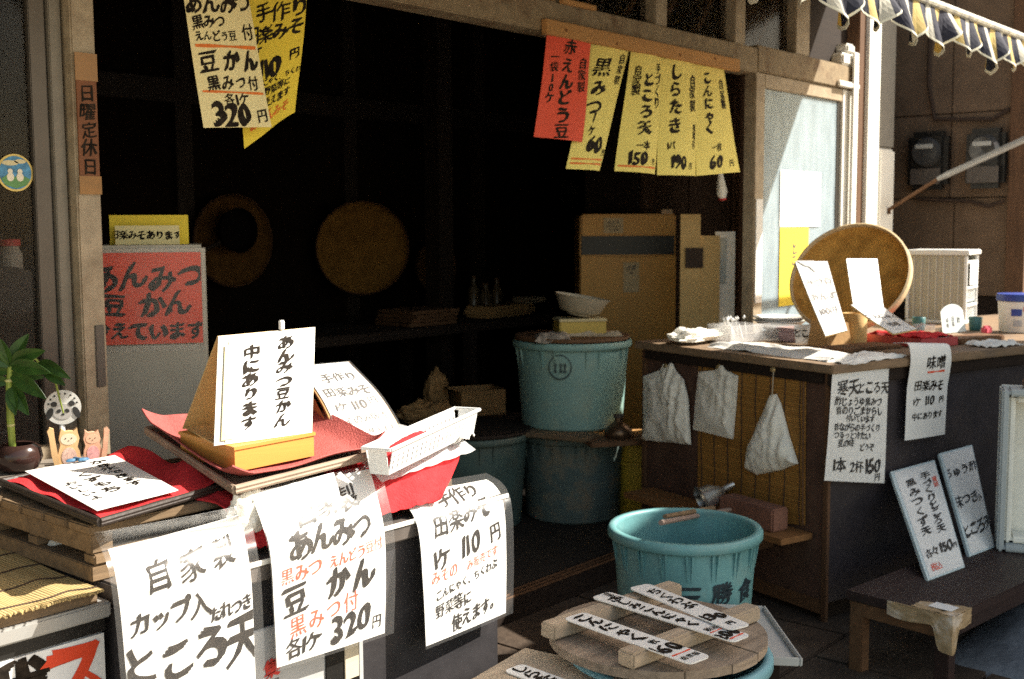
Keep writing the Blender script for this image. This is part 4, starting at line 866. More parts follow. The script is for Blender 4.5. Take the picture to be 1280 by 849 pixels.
# ================================================================== INSIDE THE SHOP
# white fridge with poster
fd = Vector((fw0.x, fw0.y, 0)); sx_ = Vector((rt0.x, rt0.y, 0))            # it faces the street corner where the photographer stands
wdt = .40
ro = math.atan2(sx_.y, sx_.x); FD0, SX0, RO0 = fd, sx_, ro
fd = pY(262, 306, 1) ; fd = Vector((fd.x, fd.y, 0)).normalized(); sx_ = Vector((fd.y, -fd.x, 0)); ro = math.atan2(sx_.y, sx_.x)
fr0 = pY(256, 306, 2.80); zt = fr0.z                                        # front right top corner
fl0 = fr0 - sx_ * wdt
t = thing('white_fridge', 'pale enamel fridge with a red poster just inside the door jamb', 'fridge', ((fl0 + fr0) / 2 + fd * .2 - uz * (zt - .1)), ro)
cen = (fl0 + fr0) / 2 + fd * .2
MB().box((cen.x, cen.y, .1 + (zt - .1) / 2), (wdt, .38, zt - .1), ro, .012).build('cabinet', FRIDGE, t)
dz0, dz1 = .16, 1.085
dcen = (fl0 + fr0) / 2 - fd * .008
MB().box((dcen.x, dcen.y, (dz0 + dz1) / 2), (wdt - .004, .03, dz1 - dz0), ro, .012).build('lower_door', FRIDGE, t)
MB().box((dcen.x, dcen.y, (dz1 + .008 + zt) / 2), (wdt - .004, .03, zt - dz1 - .008), ro, .012).build('upper_door', FRIDGE, t)
def fface(s0, s1, z0, z1, d): 
    O = fr0 - fd * d; P = lambda s, z: Vector(((O - sx_ * s).x, (O - sx_ * s).y, z)); return quad(P(s1, z1), P(s0, z1), P(s0, z0), P(s1, z0), wave=.0008)
t = thing('red_poster', 'red poster with black brush writing stuck on the white fridge', 'poster', fr0 - uz * .25)
pf = fface(.012, .30, zt - .275, zt - .02, .027)
MB().sheet(pf, 8, 8, .001).build('paper', PAPERR, t)
lettering(pf, [('あんみつ', .50, .27, .082, dict(nib=.07, rise=.04)), ('豆 かん', .48, .57, .072, dict(nib=.07, rise=.04)), ('冷えています', .49, .86, .054, dict(nib=.06, rise=.04))], t, seed=41)
MB().sheet(off(sub(pf, -.02, 1.045, -.05, 1.08), .003), 4, 4, .0006).build('clear_sleeve', SLEEVE, t)
for k, (s0, s1, h, mt, nm, lab, ln, dd) in enumerate(((.045, .262, .085, PAPERY, 'yellow_card', 'yellow card standing on top of the white fridge', (), -.10), (.07, .245, .055, PAPERC, 'small_card', 'small cream card with black writing standing before the yellow card', [('田楽みそあります', .48, .5, .026, dict(nib=.05))], -.07))):
    cf = fface(s0, s1, zt + .001, zt + h, dd); t = thing(nm, lab, 'card', cf(.5, 1)); MB().sheet(cf, 6, 6, .002).build('card', mt, t)
    if ln: lettering(cf, ln, t, seed=44)
    MB().box(cf(.5, 1) + fd * .012 + uz * .006, (.08, .02, .010), ro, .002).build('foot', CARD, t)

fd, sx_, ro = FD0, SX0, RO0
# baskets on the back wall, shelf, tables
def flat_basket(c, r, lab, nrm_=(0, -1, 0), mat=BASKD, hole=False):
    n = Vector(nrm_).normalized(); rot = n.to_track_quat('Z', 'Y').to_matrix(); t = thing('winnowing_basket', lab, 'basket', c, 0, 'round bamboo baskets on the back wall')
    MB().lathe([(0, .0), (r * .5, .002), (r * .9, .008), (r * .985, .03), (r, .04), (r, .03), (r * .93, -.004), (0, -.008)], c, 48, rot).build('woven_sheet', mat, t, True, 50)
    MB().lathe([(r * .985, .042), (r * 1.0, .05), (r * 1.02, .042), (r * 1.02, .022), (r, .02)], c, 48, rot).build('rim', BRNW, t, True, 60)
    return t
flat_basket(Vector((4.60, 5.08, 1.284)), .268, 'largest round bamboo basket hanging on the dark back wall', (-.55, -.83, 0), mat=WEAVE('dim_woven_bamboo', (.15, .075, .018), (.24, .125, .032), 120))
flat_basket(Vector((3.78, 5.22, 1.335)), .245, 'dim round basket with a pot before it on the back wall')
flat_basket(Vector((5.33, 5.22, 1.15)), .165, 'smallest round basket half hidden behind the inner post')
t = thing('iron_pan', 'dark round pan hanging before the dim basket', 'pan', Vector((3.74, 5.1, 1.40))); MB().lathe([(0, .0), (.10, .004), (.115, .04), (.12, .04), (.105, -.006), (0, -.01)], (3.74, 5.12, 1.39), 32, Vector((0, -1, 0)).to_track_quat('Z', 'Y').to_matrix()).build('pan_bowl', M('flat_black_iron', (.004, .003, .003), .95, .2, spec=.05), t, True)  # near-black iron without gloss
MB().tube([(3.64, 5.11, 1.33), (3.50, 5.13, 1.27)], .012, 8).build('handle', SHADEW, t, True)
t = thing('work_table', 'dark wooden work table along the back of the shop room', 'table', (4.6, 4.75, .1))
MB().span((3.3, 4.5, .80), (6.6, 5.15, .85), .004).build('table_top', DRKW, t)
for x in (3.4, 4.95, 6.5):
    for y in (4.55, 5.08): MB().span((x - .03, y - .03, .1), (x + .03, y + .03, .799), .003).build('leg', DRKW, t)
for k in range(4):
    tag(MB().box((4.66 + .01 * k, 4.70 + .006 * (k % 2), .8625 + k * .022), (.36, .30, .019), .05 * (k % 3 - 1), .004).build('wooden_tray', BRNW),
        ['lowest wooden tray of the stack on the back table', 'second wooden tray from below in the back table stack', 'third wooden tray from below in the back table stack', 'topmost wooden tray of the stack on the back table'][k], 'tray', 'stacked wooden trays on the back table')
tag(MB().box((5.45, 4.75, .885), (.50, .22, .07), .1, .02).build('wrapped_parcel', CARD), 'long brown wrapped parcel on the back table', 'parcel')
tag(MB().box((5.70, 4.72, .94), (.18, .14, .035), -.2, .01).build('folded_towel', M('dim_towel', (.26, .2, .13), .9, .2)), 'small folded towel on the wrapped parcel', 'towel')
for k, (px, hh, rr_, lab) in enumerate(((592, .24, .036, 'tallest dark bottle on the back table'), (607, .19, .042, 'squat dark bottle on the back table'), (621, .22, .034, 'dark bottle beside the cupboard on the back table'))):
    p = pY(px, 365, 4.98); t = thing('storage_bottle', lab, 'bottle', (p.x, 4.98, .852), 0, 'dark bottles on the back table')
    MB().lathe([(0, 0), (rr_, 0), (rr_, hh * .6), (rr_ * .4, hh * .78), (rr_ * .38, hh * .93), (0, hh * .93)], (p.x, 4.98, .852), 20).build('glass_body', M('dim_bottle', (.10, .07, .04), .25, .2), t, True, 50)
    MB().lathe([(rr_ * .45, hh * .935), (rr_ * .45, hh), (0, hh)], (p.x, 4.98, .852), 14).build('cap', BRNW, t)
# low bench with paper bag and cardboard box
t = thing('low_stand', 'low dark wooden stand behind the stall with paper wrappings', 'stand', (3.35, 3.55, .1))
c0 = pY(560, 522, 4.05); lx, ly, lz = c0.x, c0.y, c0.z
MB().span((lx - .45, ly - .22, lz - .025), (lx + .36, ly + .22, lz), .004).build('stand_top', DRKW, t)
for x in (lx - .40, lx + .31):
    for y in (ly - .18, ly + .18): MB().span((x - .025, y - .025, .1), (x + .025, y + .025, lz - .026), .003).build('leg', DRKW, t)
crumple((lx - .16, ly, lz + .012), .16, .10, .055, 2.3, 40, 'paper_wrapping', CARD, 'crumpled brown paper wrapping on the low stand', 'wrapping paper', amp=.38, fr=3)
crumple((lx + .02, ly + .10, lz + .012), .065, .055, .14, 5.3, 40, 'paper_bag', CARD, 'upright crumpled paper bag behind the open carton', 'paper bag', amp=.25, fr=3)
t = thing('open_carton', 'small open brown carton on the low stand', 'carton', (lx + .22, ly, lz + .002)); bc = Vector((lx + .20, ly - .02, lz + .002)); ra = -.5
rm = Matrix.Rotation(ra, 3, 'Z')
for d_, s_ in (((0, -.10, .065), (.24, .005, .13)), ((0, .10, .065), (.24, .005, .13)), ((-.1175, 0, .065), (.005, .195, .13)), ((.1175, 0, .065), (.005, .195, .13))): MB().box(bc + rm @ Vector(d_), s_, ra, .001).build('wall', CARD, t)
MB().box(bc + Vector((0, 0, .003)), (.238, .198, .005), ra, 0).build('bottom', CARD, t)
MB().box(bc + rm @ Vector((-.15, -.02, .14)), (.09, .19, .004), rm @ Matrix.Rotation(.3, 3, 'Y'), .001).build('flap', CARD, t)
# tubs
def tub(c, rt_, rb, h, name, label, mat, ribs=14, rimw=.016, group=None, water=None, openi=True):
    t = thing(name, label, 'tub', c, 0, group); c = Vector(c); th = .006
    prof = [(0, .004), (rb * .96, 0), (rb, .008), (rb + (rt_ - rb) * .55, h * .55), (rt_ - .004, h - .075), (rt_ - .003, h - .035)]
    inn = [(rt_ - .008, h - .006), (rt_ - th - .004, h - .06), (rb - th, .02), (0, .014)]
    q = MB().lathe(prof + [(rt_ - .001, h - .003)] + inn, c, 72)
    MB().lathe([(rt_ - .004, h - .034), (rt_ + rimw * .6, h - .032), (rt_ + rimw, h - .026), (rt_ + rimw, h - .008), (rt_ + rimw * .7, h), (rt_ - .004, h + .001), (rt_ - .009, h - .006)], c, 72).build('rim', mat, t, True, 60)
    if ribs:
        for k in range(ribs):
            a = 2 * PI * (k + .3) / ribs; r0 = rt_ - .004; d = Vector((math.cos(a), math.sin(a), 0)); s = Vector((-d.y, d.x, 0))
            for dd in (-.030, .030): 
                P0 = c + d * (r0 - .004) + s * dd + uz * (h - .033); P1 = c + d * (r0 - .007) + s * dd + uz * (h - .115)
                q.add([P0 - s * .003, P0 + s * .003, P0 + s * .003 + d * .014, P0 - s * .003 + d * .014, P1 - s * .002, P1 + s * .002, P1 + s * .002 + d * .003, P1 - s * .002 + d * .003],
                      [[0, 1, 2, 3], [7, 6, 5, 4], [3, 2, 6, 7], [0, 3, 7, 4], [1, 5, 6, 2]])
    q.build('body', mat, t, True, 35)
    return t
TC = Vector((4.12, 3.16, .1))
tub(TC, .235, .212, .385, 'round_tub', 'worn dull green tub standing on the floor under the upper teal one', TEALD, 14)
ZU = .415
t = tub(TC + Vector((-.005, .0, ZU)), .252, .226, .385, 'round_tub', 'pale teal tub with a round dark stamp stacked on the worn tub', TEALG, 8)
# stamp on the tub: a ring with dark blocks
sp = MB(); cst = TC + Vector((-.005, 0, ZU)); a0 = math.atan2(-.76, -.65) - .42
def onc(rr_, ang, z): return cst + Vector((math.cos(ang) * rr_, math.sin(ang) * rr_, z))
for k in range(24):
    p = [onc(.2475, a0 + .20 * math.cos(2 * PI * j / 24), .285 + .052 * math.sin(2 * PI * j / 24)) for j in (k, k + 1)]; sp.tube([p[0], p[1]], .0035, 5)
for da in (-.08, .02, .09): 
    for dz in (-.014, .014): sp.tube([onc(.2472, a0 + da - .025, .280 + dz), onc(.2472, a0 + da + .02, .280 + dz)], .005, 5)
    sp.tube([onc(.2472, a0 + da, .260), onc(.2472, a0 + da, .303)], .004, 5)
sp.build('stamp', M('stamp_ink', (.06, .09, .09), .6), t)
t = thing('tub_lid_boards', 'dark round wooden lid on the pale teal tub', 'lid', TC + Vector((0, 0, .803)))
MB().lathe([(0, 0), (.256, 0), (.258, .004), (.256, .016), (0, .016)], TC + Vector((-.005, 0, .804)), 48).build('lid_board', BRNW, t); MB().box(TC + Vector((.10, .13, .829)), (.22, .045, .016), .5, .003).build('lid_batten', BRNW, t)
zt2 = TC.z + .8225
yb = Vector((TC.x + .01, TC.y - .03, zt2))
t = thing('yellow_box', 'flat yellow box on the lid of the pale teal tub', 'box', yb); rby = ro + .15
MB().box(yb + uz * .032, (.21, .16, .062), rby, .006).build('box_body', M('yellow_box', (.50, .36, .08), .6, .12), t); MB().box(yb + uz * .067, (.218, .168, .012), rby, .004).build('lid', M('box_lid', (.55, .46, .26), .6, .1), t)
bw = yb + Vector((.0, .0, .075))
t = thing('enamel_bowl', 'tilted cream bowl resting on the yellow box', 'bowl', bw); rtl = Matrix.Rotation(.16, 3, fd) 
MB().lathe([(.05, 0), (.09, .012), (.118, .07), (.126, .078), (.122, .08), (.112, .07), (.085, .018), (0, .010)], bw + uz * .015, 40, rtl).build('bowl_body', M('cream_enamel', (.46, .40, .30), .45, .1), t, True, 50)
MB().lathe([(.052, -.006), (.056, .0), (.050, .006)], bw + uz * .015, 30, rtl).build('foot_ring', M('cream_enamel_foot', (.40, .34, .25), .45), t, True)
def rag(c, sx, sy, sag, seed, label, mat=CLOTHW, ang=0, name='rag'):
    c = Vector(c); ca, sa = math.cos(ang), math.sin(ang)
    def g(a, tt):
        x, y = (a - .5) * sx, (.5 - tt) * sy; e = max(abs(2 * a - 1), abs(2 * tt - 1))
        z = .012 + .014 * noise.noise(Vector((a * 4 + seed, tt * 4, seed))) + .006 * noise.noise(Vector((a * 11, tt * 11, seed))) - sag * max(0, e - .7) ** 1.3
        ex = .012 * noise.noise(Vector((tt * 6, seed, a * 3)))
        return c + Vector((x * ca - y * sa + ex, x * sa + y * ca + ex, z))
    return tag(MB().sheet(g, 28, 22, .0025).build(name, mat, None, True, 60), label, 'cloth')
rag(Vector((2.085, 1.965, .876)), .10, .07, .03, 1.7, 'white folded cloth tucked at the right corner of the stall', CLOTHW, .5)
rag(TC + Vector((-.17, -.02, .822)), .20, .16, .10, 3.3, 'grey rag crumpled at the edge of the wooden tub lid', M('grey_rag', (.32, .27, .22), .9, .2, 30, .3), .7)
rag(TC + Vector((.02, -.10, .824)), .25, .13, .06, 7.3, 'pale cloth spread under the yellow box on the tub lid', M('tan_rag', (.42, .35, .25), .9, .15, 30, .3), ro)
# planks and a cap on the worn tub
tag(MB().box((TC.x - .02, TC.y - .27, TC.z + .400), (.30, .10, .022), ro + .1, .004).build('cutting_board', PLY), 'orange plank laid over the front of the worn tub', 'plank')
tag(MB().box((TC.x - .24, TC.y - .10, TC.z + .408), (.34, .14, .018), ro - .5, .006).build('cutting_board', OLDW), 'grey worn board between the worn tub and the dark tub', 'plank')
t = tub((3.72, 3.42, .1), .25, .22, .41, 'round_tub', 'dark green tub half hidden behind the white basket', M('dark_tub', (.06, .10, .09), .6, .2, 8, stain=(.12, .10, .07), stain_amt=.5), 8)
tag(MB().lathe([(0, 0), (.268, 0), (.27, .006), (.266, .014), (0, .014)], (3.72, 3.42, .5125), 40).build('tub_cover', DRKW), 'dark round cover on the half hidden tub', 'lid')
# yellow bucket, board, kettle
YC = Vector((4.34, 2.93, .1))
YC = pY(800, 640, 2.93); YC.z = .1
t = tub(YC, .130, .10, .36, 'yellow_bucket', 'yellow plastic bucket between the tubs and the street counter', YELB, 0); t['category'] = 'bucket'
MB().lathe([(.126, .24), (.134, .243), (.134, .255), (.127, .258)], YC, 40).build('band', YELB, t, True)
b0 = pY(775, 532, 2.84); MB_ = MB().box((b0.x - .02, b0.y, .4935), (.30, .20, .022), ro + .25, .004)
kb = MB_.build('wooden_board', BRNW); tag(kb, 'brown board on the yellow bucket carrying a dark flask', 'board')
kc = Vector((b0.x - .01, b0.y - .0, .5050)); t = thing('copper_flask', 'squat dark metal flask on the board over the yellow bucket', 'flask', kc)
MB().lathe([(.055, 0), (.062, .012), (.056, .035), (.03, .058), (.018, .066), (.018, .082), (.0, .083)], kc, 28).build('flask_body', M('dark_copper', (.16, .10, .06), .35, .3, 12, metal=.7), t, True, 50)
MB().lathe([(.022, .0835), (.022, .096), (0, .098)], kc, 20).build('cap', M('flask_cap', (.08, .06, .05), .5), t)

# beige big fridge, carton with hand hole, white board
gf = pY(726, 268, 3.75); hz = gf.z
gr = gf + sx_ * .505
t = thing('beige_cooler', 'large beige cabinet fridge with a black handle band inside the shop', 'fridge', (gf + gr) / 2 + fd * .25 - uz * (hz - .1), ro)
cen = (gf + gr) / 2 + fd * .27
MB().box((cen.x, cen.y, .1 + (hz - .1) / 2), (.515, .50, hz - .1), ro, .015).build('cabinet', BEIGE, t)
fc = (gf + gr) / 2
z1b, z2b = hz - .115, hz - .215
MB().box((fc.x, fc.y, (z1b + hz) / 2), (.503, .04, hz - z1b), ro, .008).build('upper_door', BEIGE, t)
MB().box((fc.x + fd.x * .016, fc.y + fd.y * .016, (z1b + z2b) / 2), (.495, .008, .10), ro, .001).build('handle_band', BLACKP, t)
q = MB(); n_ = 16
O = gf - fd * .02; pl2 = [(0, .12 - (hz - 0) + hz - .1 + .0)]
top = [(.505 * k / n_, z2b - .014 + .010 * (2 * k / n_ - 1) ** 2) for k in range(n_ + 1)]
q.prism([(0.001, .16)] + [(.504, .16)] + top[::-1], Vector((O.x, O.y, 0)), sx_, uz, .045); q.build('lower_door', BEIGE, t)
def lab_on(O, s0, s1, z0, z1, mat, nm, parent, lines, d=.003):
    P = lambda s, z: Vector(((O + sx_ * s).x, (O + sx_ * s).y, z)) - fd * d; f = quad(P(s0, z1), P(s1, z1), P(s1, z0), P(s0, z0))
    MB().sheet(f, 2, 2, .0015).build(nm, mat, parent); lettering(f, lines, parent, nm + '_lettering', INKB, .0008)
LBL = M('old_label', (.50, .37, .21), .6, .08)
lab_on(gf - fd * .02, .12, .225, hz - .10, hz - .02, LBL, 'label', t, [('省エネ', .5, .3, .022, dict(nib=.02)), ('使用上の注意', .5, .55, .014, dict(nib=0)), ('扉の開閉', .5, .78, .014, dict(nib=0))])
lab_on(gf - fd * .02, .225, .31, z2b - .20, z2b - .04, LBL, 'label', t, [('冷蔵', .5, .18, .03, dict(nib=.05)), ('10', .5, .36, .02, {})])
MB().box(gr - fd * .015 + uz * .012 - sx_ * .05, (.06, .03, .024), ro, .004).build('hinge_cover', M('hinge', (.45, .30, .18), .5), t)
hc = pY(851, 268, 3.02)
cr0 = hc.copy(); cw_ = .15
t = thing('standing_carton', 'tall cream carton sheet with a dark hand hole beside the beige fridge', 'carton', Vector((cr0.x, cr0.y, .1)) + sx_ * .1)
def pan(s0, s1, z0, z1, nm, mat, hole=None, dpt=0, th=.03):
    O = Vector((cr0.x, cr0.y, 0)) + fd * dpt; q = MB()
    def slab(a, b, c_, d_):
        if b - a < 1e-4 or d_ - c_ < 1e-4: return
        q.prism([(a, c_), (b, c_), (b, d_), (a, d_)], O, sx_, uz, th)
    if hole:
        h0, h1, g0, g1 = hole; slab(s0, s1, z0, g0); slab(s0, s1, g1, z1); slab(s0, h0, g0, g1); slab(h1, s1, g0, g1)
    else: slab(s0, s1, z0, z1)
    return q.build(nm, mat, t)
k_ = hc.dot(fd) / FOC * 1.0
sc_ = (pz(882, 300, 1.38) - pz(855, 300, 1.38)).length
dpx = (hc - OC).dot(FW) / FOC
pan(0, 25 * dpx, .1, hc.z, 'tall_flap', CARDL); 
pan(25 * dpx + .002, 50 * dpx, .1, hc.z - 27 * dpx, 'side_sheet', CARDL, None, .01)
MB().prism([(6 * dpx, 0), (28 * dpx, 0), (28 * dpx, 25 * dpx), (6 * dpx, 25 * dpx)], Vector((cr0.x, cr0.y, hc.z - 67 * dpx)) - fd * .012, sx_, uz, .004).build('hand_hole_shade', M('hole_shadow', (.05, .03, .02), .8), t)  # dark plate painted as the shade inside the hand hole
t2 = thing('white_board', 'white plastic board leaning behind the cream carton', 'board', Vector((cr0.x, cr0.y, .1)) + sx_ * .2)
t = t2; pan(46 * dpx, 71 * dpx, .1, hc.z - 22 * dpx, 'board_sheet', WPL, None, .05, .02); pan(48 * dpx, 60 * dpx, hc.z - 88 * dpx, hc.z - 30 * dpx, 'grey_pane', GPL, None, .046, .003)
t = thing('wall_cupboard', 'tall brown wooden cupboard behind the cream carton', 'cupboard', (6.2, 3.75, .1))
MB().span((5.30, 3.62, .1), (6.27, 3.98, 2.3), .004).build('carcass', SHADEW, t)
for k in range(2): MB().span((5.32 + .475 * k, 3.598, .2), (5.785 + .475 * k, 3.618, 2.25), .004).build('door', WOOD('cupboard_door', (.060, .030, .014), .5, .7, 'Z', 3, .3), t)
# hanging tassel thing behind the papers
t = thing('hanging_bag', 'small white bag tied with red string hanging behind the yellow papers', 'bag', pY(903, 248, 2.75))
a = pY(900, 212, 2.75); b2 = pY(903, 250, 2.75)
MB().tube([a, a.lerp(b2, .4), a.lerp(b2, .75), b2], [.008, .018, .026, .012], 10).build('bag_body', BAGW, t, True); MB().tube([a + uz * .6, a], .002, 5).build('string', STRING, t); MB().lathe([(0, -.006), (.022, 0), (.012, .012), (0, .014)], b2, 12).build('red_knot', REDP, t, True)
for px, py0, py1, lab in ((712, 222, 262, 'dark square switch box on the inner wall left of the gauge'), (760, 225, 262, 'dark meter box on the inner wall above the beige fridge')):
    p = pY(px, (py0 + py1) / 2, 5.275); t = thing('wall_box', lab, 'switch box', p, 0, 'dark boxes on the inner wall'); MB().box(p, (.14, .08, .20), 0, .01).build('case', BLACKP, t); MB().box(p + Vector((0, -.045, .03)), (.09, .01, .08), 0, .003).build('cover', M('cover_dark', (.05, .04, .03), .5), t)

# ================================================================== RIGHT STREET COUNTER
rc = math.atan2(CB.y, CB.x)
HT = .93; DEP = 1.00; LEN = 2.5
def cbox(u0, u1, w0, w1, z0, z1, bev=.003, q=None):
    q = q or MB(); return q.box(cw((u0 + u1) / 2, (w0 + w1) / 2, (z0 + z1) / 2), (u1 - u0, w1 - w0, z1 - z0), rc, bev)
t = thing('street_counter', 'dark brown panelled street counter with a worn plank top', 'counter', cw(LEN / 2, DEP / 2, 0), rc)
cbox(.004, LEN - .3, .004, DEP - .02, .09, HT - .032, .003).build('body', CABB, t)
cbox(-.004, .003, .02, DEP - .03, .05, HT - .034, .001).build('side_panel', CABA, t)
cbox(-.012, .004, -.004, .018, 0, HT - .034, .002).build('corner_trim', BRNWZ, t)
cbox(-.014, .004, DEP - .028, DEP - .005, 0, HT - .034, .002).build('corner_trim', BRNWZ, t)
cbox(-.008, -.0045, .02, DEP - .03, .05, .10, .002).build('skirting', BRNW, t)
cbox(.02, LEN - .35, .03, DEP - .05, 0, .088, .003).build('plinth', DRKW, t)
cbox(-.035, LEN, -.035, DEP + .02, HT - .030, HT, .004).build('top', WOOD('worn_top', (.30, .20, .12), .45, .7, 'X', 4, .3, stain=(.13, .10, .08)), t)
cbox(-.025, LEN - .1, -.020, -.002, HT - .075, HT - .031, .003).build('top_rail', DRKW, t)
cbox(-.022, -.0125, .02, DEP - .03, HT - .070, HT - .031, .002).build('top_rail', DRKW, t)
# cards and hooks on the side
def pAh(px, py): return pA(px, py, -.012)
t = thing('bamboo_blind', 'brown split bamboo blind hanging on the left side of the street counter', 'blind', pA(940, 660, -.01))
tl, tr, br_, bl_ = pA(873, 452, -.012), pA(1007, 470, -.012), pA(1006, 657, -.012), pA(872, 640, -.012)
bf = quad(tl, tr, br_, bl_, wave=.001)
MB().sheet(bf, 24, 40, .003).build('slat_sheet', BLIND, t)
q = MB()
for k in range(8):
    a = .04 + k * .131; q.tube([bf(a + .004 * math.sin(i), i / 20) + nrm(bf, a, .5) * .0018 for i in range(21)], .0022, 5)
q.build('binding_thread', THREAD, t)
q = MB()
for a in (.985,): q.tube([bf(a, i / 14) + nrm(bf, a, .5) * .001 for i in range(15)], .004, 6)
q.build('edge_tape', BRNW, t)
TAGM = M('kraft_card', (.34, .20, .08), .8, .1, 20)
for px, py, lab in ((846, 446, 'small kraft card pinned between the two bag bundles'), (904, 452, 'small kraft card above the middle bag bundle')):
    p = pA(px, py, -.0135); tag(MB().box(p, (.004, .055, .042), rc, .001).build('pinned_card', TAGM), lab, 'card')
def hook(px, py, par):
    p = pA(px, py, -.02); MB().lathe([(.010, 0), (.012, .004), (.008, .010), (0, .011)], p, 14, Matrix.Rotation(rc, 3, 'Z') @ Matrix.Rotation(-PI / 2, 3, 'Y')).build('hook', M('hook_brass', (.42, .30, .14), .4, metal=.5), par)
def bundle(pts, lab, folds, seed, hk, d=.045):
    """a sheaf of thin carrier bags hung by its handles; pts: outline in photo pixels"""
    P = [pA(x, y, -.028) for x, y in pts]; c = mid(*P); t = thing('bag_bundle', lab, 'plastic bags', c, 0, 'white plastic bags hanging on the counter side'); hook(hk[0], hk[1], t)
    n = len(P); ns = CB * -1; q = MB()
    zs = sorted(P, key=lambda v: v.z); L_ = [p for p in P]
    # filled outline as rings shrinking to the centre line, bulged towards the viewer
    rings = 14; vs = []; fs = []
    dn = []
    for i in range(n):
        a, b = P[i], P[(i + 1) % n]
        for k in range(12): dn.append(a.lerp(b, k / 12))
    m_ = len(dn)
    for r in range(rings + 1):
        s_ = 1 - r / rings
        for p in dn:
            v = c + (p - c) * s_; yy = (v - c).dot(CA)
            fold = folds * ((math.sin(yy * 150 + seed + v.z * 9) * .35 * max(0, min(1, (.0 - yy) / .04))) + .9 * noise.noise(v * 16 + Vector((seed, 0, 0))) + .5 * noise.noise(v * 45)) * (1 - s_ ** 4 * .6)
            vs.append(v + ns * (d * (1 - s_ ** 3) * (.6 + .8 * max(0, (c.z + .12 - v.z)) / .24) + fold))
    for r in range(rings):
        for k in range(m_): fs.append([r * m_ + k, r * m_ + (k + 1) % m_, (r + 1) * m_ + (k + 1) % m_, (r + 1) * m_ + k])
    o = len(vs); vs += [p - ns * -.0 + CB * .012 for p in dn]
    for k in range(m_): fs.append([k, o + k, o + (k + 1) % m_, (k + 1) % m_])
    fs.append([o + k for k in range(m_)]); q.add(vs, fs)
    q.build('bag_sheaf', BAGW, t, True, 60)
    return t, c
bundle([(804, 470), (824, 463), (828, 455), (833, 459), (838, 454), (842, 463), (852, 475), (858, 500), (861, 556), (845, 554), (803, 550)], 'wider ruffled bundle of white carrier bags nearest the counter corner post', .014, 1.2, (833, 458), .022)
bundle([(873, 465), (893, 463), (897, 457), (902, 457), (906, 463), (920, 470), (918, 500), (914, 549), (866, 537), (868, 510)], 'flat bundle of white bags hung at the upper edge of the bamboo blind', .008, 4.4, (899, 459), .014)
t, c = bundle([(962, 494), (968, 493), (974, 506), (984, 545), (995, 580), (975, 588), (945, 594), (931, 586), (934, 560), (944, 535)], 'pointed white bag hanging by a string on the bamboo blind', .012, 7.7, (967, 462), .035)
MB().tube([pA(967, 463, -.026), pA(966, 480, -.028), pA(965, 496, -.03)], .0022, 5).build('string', STRING, t)
# shelf with block, funnel and sticks
t = thing('side_shelf', 'narrow orange brown shelf board under the bamboo blind on the counter side', 'shelf', cw(-.08, .5, .33))
q = MB(); zs = .345
sh = [pz(793, 612, zs), pz(967, 668, zs), pz(1004, 654, zs), pz(832, 603, zs)]
SH = [cw(-.165, .92, .332), cw(-.165, .06, .332), cw(-.013, .06, .332), cw(-.013, .92, .332)]
q.hexa([p - uz * .022 for p in SH], SH); q.build('board', WOOD('shelf_board', (.30, .14, .05), .6, .6, 'Y', 3, .2), t)
for w in (.25, .75): cbox(-.13, -.014, w - .01, w + .01, .24, .309, .002).build('bracket', BRNW, t)
bk0, bk1 = pA(907, 630, -.10), pA(975, 628, -.10)
wb0 = (bk0 - CC).dot(CA); wb1 = (bk1 - CC).dot(CA)
BRICK = M('brick_block', (.22, .10, .065), .85, .2, 20, .4, 80)
tag(cbox(-.135, -.055, min(wb0, wb1), max(wb0, wb1), .3335, .415, .006).build('wooden_block', BRICK), 'reddish brown block lying on the side shelf', 'block')
fcn = cw(-.145, wb0 + .045, .40)
ax = (-CB * .55 - CA * .0 + RT * -.75 - uz * .55).normalized(); rot = (-ax).to_track_quat('Z', 'Y').to_matrix()
t = thing('tin_funnel', 'shiny tin funnel lying against the block on the side shelf', 'funnel', fcn - uz * .05)
MB().lathe([(.050, -.035), (.054, -.03), (.052, -.02), (.047, -.012), (.044, .02), (.016, .062), (.013, .068), (.0115, .11), (.0095, .11), (.011, .068), (.040, .018), (.044, -.012), (.047, -.033)], fcn, 32, rot).build('cone', STEEL, t, True, 40)
MB().lathe([(.0535, -.031), (.057, -.027), (.0535, -.023)], fcn, 32, rot).build('rim_bead', STEEL, t, True)
q0, q1 = pz(826, 657, .535), pz(912, 640, .385)
t = thing('wooden_pusher', 'wooden stick with pale end reaching from the shelf over the blue tub', 'stick', (q0 + q1) / 2)
MB().tube([q1 + uz * .008, q0 + uz * .008], .008, 8).build('stick', M('stick_grey', (.26, .19, .16), .6), t, True); MB().tube([q1.lerp(q0, .25) + uz * .02 + CA * .01, q1.lerp(q0, .9) + uz * .018 + CA * .02], [.010, .007], 8).build('second_stick', OLDW, t, True)
